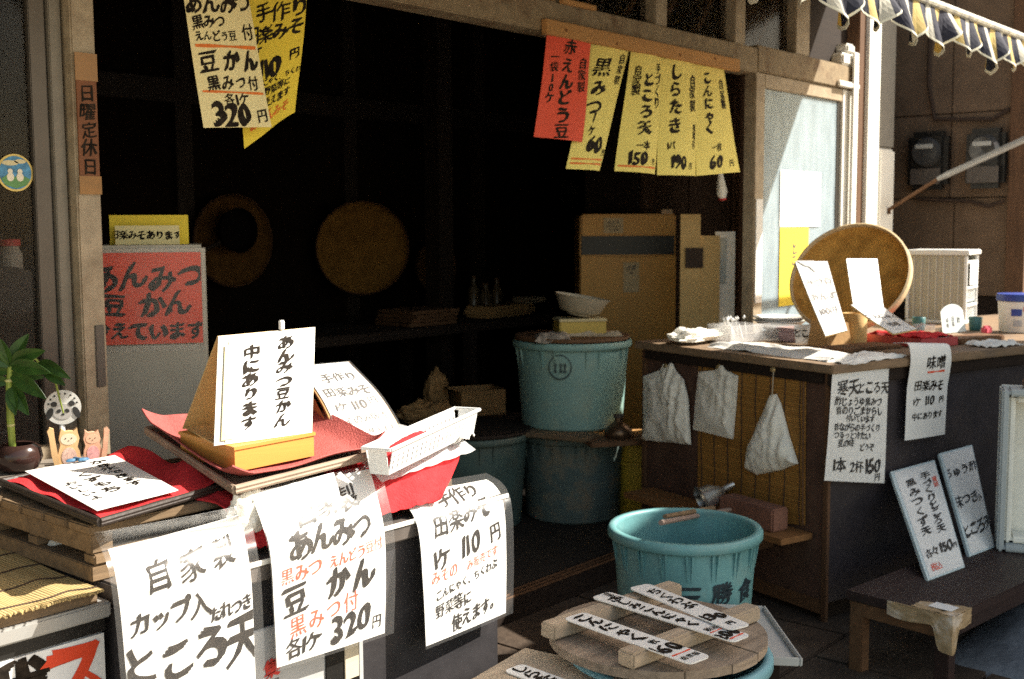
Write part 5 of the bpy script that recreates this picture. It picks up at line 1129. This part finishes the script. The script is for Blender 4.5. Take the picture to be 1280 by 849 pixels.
# signs on the front of the counter
t_ = [('寒天', .28, .17, .058, dict(nib=.05)), ('ところ天', .72, .165, .045, dict(nib=.05)), ('酢じょうゆ黒みつ', .48, .29, .032, dict(nib=.04)), ('青のりごまからし', .50, .37, .032, dict(nib=.04)), ('付いています', .52, .44, .026, {}),
      ('昔ながらの手づくり', .48, .52, .028, dict(nib=.04)), ('つるっと冷たい', .40, .59, .028, dict(nib=.04)), ('夏の味', .30, .66, .028, {}), ('どうぞ', .66, .69, .026, {}), ('1本', .22, .86, .052, dict(nib=.04)), ('2杯', .50, .87, .045, dict(nib=.04)), ('150', .78, .85, .062, dict(nib=.06)), ('円', .86, .95, .028, {})]
tl, tr, br_, bl_ = pB(1041, 461, -.024), pB(1111, 461, -.024), pB(1105, 604, -.03), pB(1031, 601, -.03)
t, pf = sign('counter_sign', 'white sign with many small black lines hanging at the counter front corner', quad(tl, tr, br_, bl_, bow=.003, wave=.002), (.0, 1, .0, 1), t_, group='signs on the street counter front', sleeve=True, seed=61, papermat=PAPER, nv=14)
MB().sheet(off(sub(pf, .01, .99, .76, .995), .0008), 4, 4, .0003).build('cream_strip', PAPERC, t) if False else None
tl, tr, br_, bl_ = pB(1136, 432, -.036), pB(1187, 433, -.036), pB(1181, 543, -.028), pB(1131, 551, -.028)
up = uz * .006
fn = ruled([tl + CA * .07 + uz * .004, tl + uz * -.002 + CA * -.002, tl.lerp(bl_, .5), bl_], [tr + CA * .07 + uz * .004, tr + uz * -.002 - CA * .002, tr.lerp(br_, .5), br_], bow=.002)
sign('counter_sign', 'narrow white sign folded over the counter edge with the price 110', fn, (0, 1, 0, 1), [('味噌', .62, .32, .058, dict(nib=.05)), ('田楽みそ', .52, .53, .044, dict(nib=.05)), ('1ケ', .24, .67, .034, dict(nib=.03)), ('110', .56, .66, .046, dict(nib=.035, sp=1.1)), ('円', .85, .66, .03, {}), ('中にあります', .52, .80, .030, dict(nib=.04))], group='signs on the street counter front', sleeve=False, seed=62, extra=lambda pf, t: stroke(pf, .42, .41, .85, .40, .006, t))
# bench in front
BN0 = Vector((3.275, 1.145, 0)); bu = Vector((.992, -.125, 0)).normalized(); bwv = Vector((.125, .992, 0)).normalized(); rb_ = math.atan2(bu.y, bu.x); BZ = .28
t = thing('low_bench', 'low dark wooden bench with a paper wrapped corner before the street counter', 'bench', BN0 + bu * .8 + bwv * .17, rb_)
def bb(u0, u1, w0, w1, z0, z1, bev=.004): return MB().box(BN0 + bu * (u0 + u1) / 2 + bwv * (w0 + w1) / 2 + uz * (z0 + z1) / 2, (u1 - u0, w1 - w0, z1 - z0), rb_, bev)
BNM = WOOD('bench_wood', (.040, .022, .019), .5, .55, 'X', 3, .2)
bb(0, 1.6, 0, .345, BZ - .03, BZ).build('seat', BNM, t)
bb(.01, .03, .03, .32, BZ - .075, BZ - .031, .002).build('end_rail', BRNW, t); bb(.03, 1.57, .012, .032, BZ - .075, BZ - .031, .002).build('side_rail', BNM, t)
for u in (.012, 1.54):
    for w in (.012, .29): bb(u, u + .045, w, w + .045, 0, BZ - .0315, .003).build('leg', BRNW if w > .1 else BNM, t)
WR = M('torn_kraft', (.38, .27, .15), .85, .25, 14, .5, 30, stain=(.6, .58, .55), stain_amt=.8, stain_scale=14)
q = MB()
rr = random.Random(2)
def wrapf(a, tt):            # kraft paper taped round the bench end and down the leg
    pth = [Vector((-.004, .20, 0)), Vector((-.006, .12, 0)), Vector((-.007, .0, 0)), Vector((-.004, -.008, 0)), Vector((.06, -.008, 0)), Vector((.11, -.006, 0))]
    p = cr(pth, a); h0 = BZ + .004; low = .042 + .075 / (1 + math.exp((abs(a - .60) - .115) / .012)) + .006 * math.sin(a * 9)
    z = h0 - low * tt; n_ = .004 * noise.noise(Vector((a * 9, tt * 5, 2)))
    return BN0 + bu * (p.x - .004 * 1 + n_) + bwv * (p.y + n_ - .002) + uz * z
MB().sheet(wrapf, 50, 12, .002).build('kraft_wrap', WR, t, True, 50)
def capf(a, tt): return BN0 + bu * (-.006 + .115 * a * (1 - .45 * tt)) + bwv * (-.008 + .13 * tt) + uz * (BZ + .004 + .004 * noise.noise(Vector((a * 7, tt * 7, 1))))
MB().sheet(capf, 20, 20, .002).build('kraft_cap', WR, t, True, 50)
def capt(a, tt): return BN0 + bu * (.02 + .05 * a) + bwv * (.012 + .07 * tt) + uz * (BZ + .0085)
MB().sheet(capt, 4, 4, .001).build('white_tape', PAPER, t)
# leaning signs on the bench
def lean(bl0, br0, tl0, tr0, lab, black, red, seed, th=.012, side=None):
    bl_, br_ = pz(*bl0, BZ + .003), pz(*br0, BZ + .003); tl_, tr_ = pB(*tl0, -.020), pB(*tr0, -.020)
    f = quad(tl_, tr_, br_, bl_); t = thing('leaning_sign', lab, 'price sign', (bl_ + br_) / 2, 0, 'signs leaning on the bench')
    MB().sheet(f, 4, 6, th).build('board', M('foam_board', (.52, .62, .64), .6, .05), t); MB().sheet(off(sub(f, .07, .98, .02, .985), .001), 6, 10, .0008).build('paper', PAPER, t)
    g = off(sub(f, .07, .98, .02, .985), .001); lettering(g, black, t, seed=seed); lettering(g, red, t, 'red_lettering', INKR, seed=seed) if red else None
    MB().sheet(off(f, .0035), 4, 6, .0006).build('clear_sleeve', SLEEVE, t)
lean((1160, 726), (1206, 709), (1113, 590), (1168, 575), 'white leaning sign with two vertical brush lines and the price 150 on the bench', [('手づくりところ天', .68, .37, .042, dict(v=1, nib=.06, wx=1.35)), ('黒みつくず天', .30, .38, .046, dict(v=1, nib=.06, wx=1.35, sp=1.1)), ('各々', .26, .81, .046, dict(nib=.05, sp=.85)), ('150', .68, .795, .062, dict(nib=.06)), ('円', .92, .81, .028, {})], [('夏期', .88, .2, .03, dict(v=1, nib=.03)), ('税込', .26, .93, .034, dict(nib=.03))], 71)
lean((1212, 696), (1243, 684), (1174, 567), (1215, 556), 'white leaning sign standing half behind the other leaning sign', [('ちゅう酢', .44, .20, .052, dict(nib=.045, up=.05)), ('味つき', .38, .50, .055, dict(nib=.04, up=.05)), ('小', .85, .52, .03, {}), ('ところ天', .52, .78, .060, dict(nib=.07, up=.05, sp=.85))], [], 72)
# foam crate on the bench
ku = Vector((.36, -.93, 0)).normalized(); kw = Vector((.93, .36, 0)).normalized(); rk = math.atan2(ku.y, ku.x); K0 = pz(1246, 690, BZ); K0.z = 0
t = thing('foam_crate', 'white foam crate standing on its side with a grey rim at the bench end', 'crate', K0 + ku * .2 + uz * BZ, rk)
def kb2(u0, u1, w0, w1, z0, z1, nm, mt, bev=.010): MB().box(K0 + ku * (u0 + u1) / 2 + kw * (w0 + w1) / 2 + uz * (BZ + .002 + (z0 + z1) / 2), (u1 - u0, w1 - w0, z1 - z0), rk, bev).build(nm, mt, t)
FOAM = M('crate_white', (.78, .77, .70), .7, .06, 14, .1, 60, stain=(.50, .45, .36), stain_amt=.4)
HC = .56
kb2(0, .38, .13, .15, 0, HC, 'bottom', FOAM, .006)
kb2(0, .022, 0, .129, 0, HC, 'wall', GPL); kb2(.358, .38, 0, .129, 0, HC, 'wall', GPL); kb2(.0225, .3575, 0, .129, 0, .022, 'wall', GPL); kb2(.0225, .3575, 0, .129, HC - .022, HC, 'wall', GPL)
kb2(.024, .046, .035, .129, .024, HC - .024, 'inner_wall', FOAM, .008); kb2(.047, .356, .035, .129, .024, .046, 'inner_wall', FOAM, .008); kb2(.047, .356, .035, .129, HC - .046, HC - .024, 'inner_wall', FOAM, .008)
tag(MB().box(K0 + ku * .20 + kw * .07 + uz * (BZ + HC + .0175), (.26, .09, .028), rk, .005).build('wooden_piece', BRNW), 'brown wooden piece lying on top of the foam crate', 'wood piece')

# ---- things on the counter top
Z = HT + .001
def on(px, py, maxw=.97):        # a point of the counter top, kept on the board
    p = pz(px, py, Z); u = (p - CC).dot(CB); w = min(max((p - CC).dot(CA), 0), maxw); return cw(u, w, Z)
def ctop(u, w, dz=0): return cw(u, w, Z + dz)
def uv(px, py): p = pz(px, py, Z); return (p - CC).dot(CB), (p - CC).dot(CA)
rag(ctop(.12, .36, .002), .18, .62, .05, 5.5, 'white cloth sheet spread along the near left edge of the counter top', CLOTHW, rc, 'counter_cloth')
rag(ctop(.20, .035, .002), .34, .13, .06, 9.1, 'white cloth hanging at the front corner of the counter top', CLOTHW, rc + .1, 'counter_cloth')
crumple(ctop(.10, .80, .012), .14, .07, .028, 3.7, 26, 'plastic_wrap', BAGW, 'roll of crumpled white plastic wrap at the rear left of the counter top', amp=.4)
rr = random.Random(9)
t = thing('spoon_box', 'clear tray of white plastic spoons and wrappers on the counter top', 'container', ctop(.30, .78))
q = MB(); cb_ = ctop(.30, .78)
for a_, b2_, c_, d_ in ((-.09, -.085, -.07, .07), (.085, .09, -.07, .07), (-.085, .085, -.07, -.065), (-.085, .085, .065, .07)):
    q.box(cb_ + CB * (a_ + b2_) / 2 + CA * (c_ + d_) / 2 + uz * .035, (b2_ - a_, d_ - c_, .07), rc, .001)
q.build('wall', CLEAR, t); MB().box(cb_ + uz * .004, (.168, .128, .006), rc, .001).build('bottom', CLEAR, t)
for k in range(13):
    p = cb_ + CB * rr.uniform(-.07, .07) + CA * rr.uniform(-.05, .05); d = Vector((rr.uniform(-.5, .5), rr.uniform(-.4, .4), 1)).normalized()
    q = MB().tube([p + uz * .012, p + uz * .012 + d * rr.uniform(.06, .10)], [.003, .0025], 6); e = p + uz * .012 + d * .085; q.lathe([(0, -.010), (.006, 0), (0, .010)], e, 8); q.build('spoon', WPL, t)
for k, (u, w, h, mt, lab) in enumerate(((.47, .72, .055, CLEAR, 'clear lidded food container beside the tray of spoons'), (.50, .62, .05, M('mauve_pack', (.30, .20, .22), .4, .2, 30), 'mauve printed food pack behind the white price tag'))):
    t = thing('food_container', lab, 'food container', ctop(u, w)); c_ = ctop(u, w)
    q = MB(); q.box(c_ + uz * h / 2, (.14, .11, h), rc, .012); q.build('box_body', mt, t); MB().box(c_ + uz * (h + .004), (.15, .12, .007), rc, .003).build('lid', CLEAR if k == 0 else mt, t)
for k in range(2):
    t = thing('foam_bowl', ['lower white foam bowl of the nested pair near the sliding door', 'upper white foam bowl of the nested pair near the sliding door'][k], 'bowl', ctop(.62, .84, .02 + .016 * k), 0, 'nested white foam bowls')
    MB().lathe([(.055, 0), (.062, .004), (.105, .040), (.115, .044), (.113, .047), (.102, .044), (.056, .006), (0, .005)], ctop(.62, .84, .02 + .016 * k), 48).build('bowl_body', WPL, t, True, 50)
tag(cbox(.56, .68, .78, .90, Z, Z + .0185, .003).build('bowl_stand', BRNW), 'small wooden block under the nested foam bowls', 'block')
u0, w0 = uv(931, 421); u1, w1 = uv(969, 421)
P0, P1 = ctop(.405, .545), ctop(.405 + .115, .545 - .115 * .55)
f = quad(P0 + uz * .075 + CA * .012, P1 + uz * .078 + CA * .012, P1, P0); t = thing('price_tag', 'small white standing tag with blurred black writing among the containers', 'price tag', (P0 + P1) / 2)
MB().sheet(f, 4, 4, .002).build('card', PAPER, t); lettering(f, [('ところ', .32, .45, .034, dict(nib=.03)), ('天', .72, .55, .055, dict(nib=.06))], t, seed=80)
MB().box((P0 + P1) / 2 + CA * .014 + uz * .008, (.06, .014, .016), rc - .45, .003).build('foot', CARDL, t)
c_ = ctop(.60, .42); t = thing('cardboard_tube', 'upright pale cardboard canister between the tag and the leaning basket', 'canister', c_)
MB().lathe([(0, 0), (.048, 0), (.05, .004), (.05, .118), (.047, .122), (.044, .118), (.044, .02), (0, .018)], c_, 32).build('tube', CARDL, t, True, 50)
tag(cbox(.30, .62, .20, .34, Z, Z + .013, .003).build('wooden_tray', BRNW), 'thin brown wooden board lying before the leaning white signs', 'board')
# leaning sieve basket
bc_ = cw(.80, .62, Z + .250)
nb = Vector((-.86, -.06, .51)).normalized(); rotb = nb.to_track_quat('Z', 'Y').to_matrix()
t = thing('sieve_basket', 'large round shallow bamboo basket leaning upright on the street counter', 'basket', cw(1.02, .6, Z)); rb2 = .248
MB().lathe([(0, -.058), (rb2 * .55, -.055), (rb2 * .85, -.043), (rb2 * .96, -.015), (rb2, .012), (rb2 * 1.005, -.015), (rb2 * .88, -.052), (rb2 * .5, -.064), (0, -.066)], bc_, 64, rotb).build('woven_sheet', BASK, t, True, 50)
MB().lathe([(rb2 * .985, .0), (rb2 * .985, .018), (rb2 * 1.0, .023), (rb2 * 1.03, .018), (rb2 * 1.035, -.010), (rb2 * 1.005, -.014)], bc_, 64, rotb).build('rim', M('bamboo_rim', (.56, .42, .24), .6, .2, 30), t, True, 50)
t = thing('carton_support', 'small brown carton block behind the bright slanted sign', 'carton', ctop(.46, .42)); MB().hexa([ctop(.40, .38), ctop(.54, .38), ctop(.54, .48), ctop(.40, .48)], [ctop(.41, .39, .10), ctop(.53, .39, .09), ctop(.53, .47, .09), ctop(.41, .47, .10)]).build('box_body', CARD, t)
def slant(tl, tr, br, bl, wt, wb, lab, lines, seed, extra=None):
    """a price sheet on a slanting card on the counter: top edge in the plane w=wt, bottom in w=wb"""
    TL_, TR_, BR_, BL_ = pB(*tl, wt), pB(*tr, wt), pB(*br, wb), pB(*bl, wb)
    for p in (BR_, BL_): p.z = max(p.z, Z + .012)
    f = ruled([TL_, TL_.lerp(BL_, .55) - uz * .004, BL_], [TR_, TR_.lerp(BR_, .55) - uz * .004, BR_]); t = thing('slanted_sign', lab, 'price sign', mid(BL_, BR_), 0, 'sunlit slanted signs on the street counter')
    MB().sheet(off(f, -.0022), 6, 10, .005).build('board', CARDL, t); MB().sheet(f, 8, 14, .001).build('paper', PAPER, t); lettering(f, lines, t, 'lettering', INK, seed=seed)
    MB().sheet(off(f, .003), 6, 10, .0006).build('clear_sleeve', SLEEVE, t); return t, f
t, f = slant((994, 327), (1034, 327), (1059, 413), (1032, 420), .40, .12, 'bright white slanted sign with grey torn top before the bamboo basket', [('みつ豆', .5, .30, .05, dict(nib=.03)), ('あんず', .5, .50, .05, dict(nib=.03)), ('100円', .5, .70, .045, dict(nib=.03))], 81)
MB().prism([(-.005, .0), (.09, .0), (.075, -.07), (.05, -.035), (.03, -.03)], f(.04, .0) + nrm(f, .1, .1) * .005, (f(1, 0) - f(0, 0)), -(f(.0, 1) - f(0, 0)) , .001).build('grey_tape', M('grey_tape', (.22, .22, .21), .5, .2), t)
slant((1058, 324), (1096, 324), (1104, 384), (1068, 388), .42, .26, 'bright white upright sign against the bamboo basket', [('黒みつ', .5, .28, .048, dict(nib=.03)), ('ところ天', .5, .58, .042, dict(nib=.03))], 82)
slant((1064, 381), (1104, 384), (1146, 411), (1117, 417), .27, .07, 'bright white flat lying sign over the red tray', [('こんにゃく', .5, .40, .036, dict(nib=.03)), ('味噌', .5, .72, .036, dict(nib=.03))], 83)
# red tray
c_ = ctop(.77, .285); t = thing('red_tray', 'shallow red plastic tray with red cloth at the counter front edge', 'tray', c_)
MB().box(c_ + uz * .004, (.20, .28, .006), rc - .05, .002).build('tray_base', REDP, t)
q = MB(); rm = Matrix.Rotation(rc - .05, 3, 'Z')
for d_, s_ in (((0, -.142, .018), (.21, .005, .034)), ((0, .142, .018), (.21, .005, .034)), ((-.1025, 0, .018), (.005, .278, .034)), ((.1025, 0, .018), (.005, .278, .034))): q.box(c_ + rm @ Vector(d_), s_, rc - .05, .002)
q.build('wall', M('red_wall', (.42, .07, .07), .4, .1), t)
rag(ctop(.78, .29, .030), .18, .26, .02, 2.2, 'bright red cloth lying on the red plastic tray', FELT, rc, 'red_cloth')
crumple(ctop(.79, .24, .056), .045, .04, .016, 6.6, 20, 'plastic_wrap', CLEAR, 'crumpled clear wrap on the red tray', amp=.4)
# drawer unit
DU = on(1176, 402); rd = rc + .42; rmd = Matrix.Rotation(rd, 3, 'Z')
t = thing('drawer_unit', 'small pale plastic drawer tower with clear drawers on the street counter', 'drawer unit', DU, rd)
def db(c, s, nm, mt, bev=.004): MB().box(DU + rmd @ Vector(c), s, rd, bev).build(nm, mt, t)
dw, dd, dh = .255, .28, .350; RIBM = M('rib_plastic', (.52, .50, .44), .5, .06)
SMK = FILM('smoky_drawer', .25, .25, (.8, .8, .75)); 
db((0, 0, dh - .012), (dw + .02, dd + .02, .024), 'top', WPL); db((0, 0, .008), (dw, dd, .016), 'bottom', WPL)
for x in (-1, 1):
    for y in (-1, 1): db((x * (dw / 2 - .008), y * (dd / 2 - .008), dh / 2 - .004), (.016, .016, dh - .042), 'corner_upright', WPL)
    db((x * (dw / 2 - .010), 0, dh / 2 - .004), (.004, dd - .034, dh - .042), 'side_panel', M('side_plastic', (.42, .40, .33), .5, .06), .001)
    for k in range(7): db((x * (dw / 2 - .006), -.10 + k * .034, dh / 2 - .004), (.004, .008, dh - .05), 'side_rib', RIBM, .001)
db((0, dd / 2 - .012, dh / 2), (dw - .036, .004, dh - .05), 'back_panel', WPL, .001)
for k, (z0, z1) in enumerate(((.185, .30), (.100, .178), (.020, .094))):
    db((0, -dd / 2 + .012, (z0 + z1) / 2), (dw - .040, .005, z1 - z0), 'drawer_front', GPL if k else M('drawer_frost', (.36, .38, .36), .4), .002)
    db((0, -dd / 2 + .002, z1 - .008), (dw - .034, .012, .012), 'drawer_lip', WPL, .003)
    if k:
        for j in range(5): db((-.07 + j * .035, -dd / 2 + .006, (z0 + z1) / 2 - .006), (.006, .003, z1 - z0 - .03), 'stripe', WPL, .001)
db((.012, -dd / 2 - .004, .240), (dw - .075, .002, .112), 'blank_label', PAPER, .0005)
# card before the drawer unit
c_ = on(1189, 416); f = quad(c_ + Vector((-.08, .02, .095)), c_ + Vector((.075, -.02, .095)), c_ + Vector((.085, -.035, .002)), c_ + Vector((-.085, .005, .002)))
t = thing('arched_card', 'white card with rounded top and vertical writing before the drawer tower', 'card', c_)
arch = lambda a, tt: f(a, tt) + uz * (.030 * math.sin(PI * a) ** .7 * (1 - tt)); arch.W = .16; arch.H = .11
MB().sheet(arch, 14, 8, .003).build('card', M('cool_card', (.58, .64, .64), .6, .05), t); lettering(arch, [('味噌', .22, .62, .022, dict(v=1, nib=.02)), ('田楽', .47, .60, .024, dict(v=1, nib=.02)), ('酢', .72, .56, .028, dict(nib=.02))], t, 'lettering', INKB, seed=85)
MB().box(c_ + Vector((0, .022, .012)), (.12, .03, .02), rc, .004).build('foot', WPL, t)
for k, (u, w, lab) in enumerate((((1148, 413), 0, 'small teal cup left of the arched white card'), ((1219, 413), 0, 'small teal cup right of the arched white card'))):
    t = thing('teal_cup', lab, 'cup', on(*u), 0, 'teal cups on the street counter'); MB().lathe([(.022, 0), (.026, .004), (.03, .058), (.028, .06), (.024, .01), (0, .008)], on(*u), 24).build('cup_body', M('teal_cup', (.05, .16, .17), .4), t, True, 50)
tag(MB().box(on(1212, 427) + uz * .012, (.30, .12, .022), rc + .03, .004).build('wooden_tray', BRNW), 'brown wooden tray before the teal cup at the counter front', 'tray')
tag(MB().box(on(1180, 431) + uz * .016, (.10, .06, .030), rc - .1, .010).build('folded_napkin', CLOTHW), 'folded pale napkin between the red and wooden trays', 'napkin')
rag(on(1242, 432) + uz * .004, .20, .12, .05, 4.1, 'white cloth corner hanging over the far end of the counter edge', CLOTHW, rc, 'counter_cloth')
tag(MB().box(on(1233, 418) + uz * .019, (.05, .03, .036), rc, .008).build('pink_sponge', M('pink', (.55, .08, .12), .7)), 'small pink sponge beside the teal cup', 'sponge')
# tub with blue lid
tb = on(1273, 415); t = thing('lidded_tub', 'white plastic tub with blue lid and colour patches at the counter end', 'tub', tb)
MB().lathe([(0, 0), (.075, 0), (.08, .005), (.088, .135), (.084, .138), (0, .138)], tb, 40).build('tub_body', WPL, t, True, 50); BLUE = M('blue_lid', (.03, .06, .30), .4)
MB().lathe([(0, .170), (.092, .168), (.095, .163), (.095, .140), (.092, .138), (.09, .1385)], tb, 40).build('lid', BLUE, t, True, 50)
av = math.atan2(-tb.y, -tb.x)
def patch(da, z0, z1, hw, mt, nm):
    g = lambda a, tt: tb + Vector((math.cos(av + da + (a - .5) * -hw) * (.0822 + .006 * ((z1 + (z0 - z1) * tt) / .135) + .0012), math.sin(av + da + (a - .5) * -hw) * (.0822 + .006 * ((z1 + (z0 - z1) * tt) / .135) + .0012), z1 + (z0 - z1) * tt))
    MB().sheet(g, 8, 2, .0005).build(nm, mt, t)
patch(.35, .095, .118, .30, M('patch_red', (.6, .03, .05), .4), 'red_patch'); patch(-.12, .075, .105, .5, BLUE, 'blue_patch'); patch(.45, .02, .07, .22, M('patch_blue', (.12, .25, .55), .4), 'light_patch'); patch(-.05, .03, .055, .4, M('patch_grey', (.4, .42, .46), .4), 'grey_patch')

# ================================================================== TUBS BEFORE THE COUNTER
TB = pz(856, 657, .49); TB.z = 0
t = tub(TB, .217, .186, .49, 'round_tub', 'large teal tub with black characters standing under the side shelf', TEAL, 18, .018)
av = math.atan2(-TB.y, -TB.x)
def tubsheet(da, z0, z1, hw):
    def g(a, tt):
        z = z1 + (z0 - z1) * tt; r = .186 + (.213 - .186) * (z / .45) + .0015; an = av + da + (a - .5) * hw
        return TB + Vector((math.cos(an) * r, math.sin(an) * r, z))
    g.W = hw * .21; g.H = z1 - z0; return g
lettering(tubsheet(.55, .27, .40, 1.5), [('三勝食', .5, .52, .078, dict(nib=.06, rise=.02, sp=1.25))], t, seed=90, eps=.0025, mat=M('tub_ink', (.02, .035, .045), .5))
# wooden lid on a second tub with plastic tags
LC = Vector((2.232, 1.462, 0)); LH = .43
tub((LC.x + .02, LC.y - .02, 0), .225, .20, LH - .02, 'round_tub', 'light blue tub under the weathered wooden lid', M('blue_tub', (.17, .36, .42), .45, .06, 6), 14, .016)
t = thing('wooden_cover', 'round weathered plank lid with two battens covering the light blue tub', 'lid', LC + uz * (LH + .002)); ld = R(83)
rz = Matrix.Rotation(ld, 3, 'Z'); rl = .254; q = MB(); edges = [-rl, -.155, -.05, .045, .15, rl]
for i in range(5):
    y0, y1 = edges[i] + .002, edges[i + 1] - .002; pts = []
    n_ = 14
    ys = [y0 + (y1 - y0) * k / n_ for k in range(n_ + 1)]
    R_ = [(math.sqrt(max(0, rl * rl - y * y)), y) for y in ys]; pts = R_ + [(-x, y) for x, y in R_[::-1]]
    P3 = [LC + rz @ Vector((x, y, LH + .024 + (.0015 if i % 2 else 0))) for x, y in pts]; o = len(P3)
    q = MB(); q.add(P3 + [p - uz * .021 for p in P3], [list(range(o)), list(range(o, 2 * o))[::-1]] + [[k, k + o, (k + 1) % o + o, (k + 1) % o] for k in range(o)]); q.build('plank', WOOD('lid_plank', tuple(c * (.82 + .09 * ((i * 7) % 4)) for c in (.43, .34, .255)), .36, .85, 'X', 4, .5, stain=(.20, .15, .11)), t)
for cx in (-.105, .135):
    c_ = LC + rz @ Vector((cx, 0, LH + .044)); MB().box(c_, (.048, .46, .036), ld, .005).build('batten', OLDWX, t)
LZ = LH + .0635
def ptag(p0, p1, hw, z, lab, black, red, seed, lines=(), lift=0):
    a, b2 = pz(*p0, z), pz(*p1, z); b2 = b2 + uz * lift; d = (b2 - a).normalized(); s = d.cross(uz).normalized(); 
    t = thing('plastic_tag', lab, 'price tag', (a + b2) / 2, 0, 'white plastic price tags on the lids'); L_ = (b2 - a).length
    poly = []
    for cx_, cy_, st in ((L_ - .014, hw - .014, 0), (.014, hw - .014, 90), (.014, -hw + .014, 180), (L_ - .014, -hw + .014, 270)):
        for k in range(6): an = R(st + 18 * k); poly.append((cx_ + .014 * math.cos(an), cy_ + .014 * math.sin(an)))
    MB().prism(poly, a, d, -s, .003).build('tag_plate', WPL, t)
    up_ = (-s)
    f = quad(a - up_ * hw, a + up_ * hw, b2 + up_ * hw, b2 - up_ * hw); lettering(f, black, t, seed=seed, eps=.0012)
    if red: lettering(f, red, t, 'red_lettering', INKR, .0013, seed=seed)
    for l in lines: stroke(f, *l, t)
ptag((717, 769), (876, 825), .034, LZ, 'white plastic tag with the price 160 lying lowest on the lid battens', [('こんにゃく', .5, .30, .043, dict(v=1, nib=.07, rise=.05, wx=1.2, sp=1.0)), ('一枚', .56, .61, .026, dict(v=1, nib=.05)), ('160', .46, .755, .062, dict(nib=.06, rise=0, sp=.95)), ('円', .88, .80, .016, {}), ('自家製', .5, .925, .018, dict(nib=.04, sp=1.1))], [], 91, [(.06, .862, .94, .858, .004)])
ptag((750, 743), (928, 798), .032, LZ + .0042, 'white plastic tag with the price 200 between the two other tags', [('自家製', .68, .075, .021, dict(v=1, nib=.03)), ('さしみこんにゃく', .42, .40, .034, dict(v=1, nib=.07, rise=.05, wx=1.2, sp=1.0)), ('税込', .5, .80, .022, dict(nib=.04)), ('200', .44, .905, .046, dict(nib=.06, rise=0, sp=1.0)), ('円', .85, .915, .016, {})], [], 92, [(.10, .965, .92, .958, .004), (.10, .84, .80, .836, .003)])
ptag((798, 732), (926, 784), .032, LZ + .0105, 'white plastic tag with the price 130 lying topmost across the lid', [('ちくわぶ', .5, .34, .040, dict(v=1, nib=.05, rise=.05, wx=1.15, sp=1.05)), ('130', .46, .76, .050, dict(nib=.06, rise=0, sp=1.0)), ('円', .5, .91, .024, dict(nib=.04))], [], 93)
# second lid at the lower edge of the picture
l2c = Vector((1.93, 1.33, .36)); l2c = pz(690, 868, .40)
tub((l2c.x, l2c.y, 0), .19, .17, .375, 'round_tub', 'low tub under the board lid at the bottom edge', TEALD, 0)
t = thing('wooden_cover', 'square edged pale board lid on the low tub in front of the round one', 'lid', (l2c.x, l2c.y, .378)); MB().box((l2c.x, l2c.y, .390), (.42, .40, .020), R(8), .005).build('board', OLDWX, t)
MB().box((l2c.x + .06, l2c.y - .1, .409), (.30, .04, .017), R(8), .004).build('batten', OLDWX, t)
ptag((641, 834), (745, 872), .030, .4045, 'white plastic tag at the left end of the low board lid', [('しらたき', .5, .32, .040, dict(v=1, nib=.06, wx=1.2, rise=.05)), ('190', .46, .78, .05, dict(nib=.06, rise=0))], [], 94)
# white plastic tray standing between the tubs
c_ = pz(962, 784, .30); t = thing('draining_tray', 'pale rectangular plastic tray propped behind the wooden lid', 'tray', c_); ra = .72
rt2 = Matrix.Rotation(ra, 3, 'Z') @ Matrix.Rotation(.05, 3, 'X')
cc2 = c_ + Vector((-.11, .03, 0))
def tb2(c, s, nm): MB().box(cc2 + rt2 @ Vector(c), s, rt2, .004).build(nm, M('tray_white', (.46, .46, .44), .5, .06), t)
tb2((0, 0, 0), (.40, .22, .008), 'tray_base')
for y in (-1, 1): tb2((0, y * .112, .008), (.41, .008, .022), 'rim')
for x in (-1, 1): tb2((x * .201, 0, .008), (.008, .215, .022), 'rim')
tag(MB().lathe([(0, 0), (.16, 0), (.17, .01), (.18, .28), (.175, .285), (0, .284)], (cc2.x + .03, cc2.y + .02, 0.002), 36).build('tray_pail', M('grey_pail', (.10, .10, .10), .5)), 'dark upturned pail carrying the pale plastic tray', 'pail') if False else None
tag(MB().box((cc2.x, cc2.y, .145), (.24, .16, .285), ra, .006).build('support_crate', DRKW), 'dark crate under the pale plastic tray behind the lid', 'crate')
# blue cover on the ground under the bench
p = pz(1235, 815, .0); TARP = M('blue_tarp', (.13, .145, .165), .5, .25, 14, .4, 40)
o = MB().sheet(lambda a, tt: Vector((p.x - .25 + 1.2 * a, p.y - .75 + .85 * tt * 1.0, .012 + .10 * max(0, math.sin(PI * a)) ** .6 * max(0, math.sin(PI * min(1, tt))) ** .5 * (1 + .5 * noise.noise(Vector((a * 5, tt * 5, 3))))))if False else Vector((p.x - .28 + 1.2 * a, p.y + .10 - .85 * tt, .012 + .11 * max(0, math.sin(PI * a)) ** .6 * max(0, math.sin(PI * tt)) ** .5 * (1 + .6 * noise.noise(Vector((a * 5, tt * 5, 3)))))), 40, 30, .004).build('blue_cover', TARP, None, True, 60)
tag(o, 'crumpled blue plastic cover lying on the street before the bench', 'plastic cover')
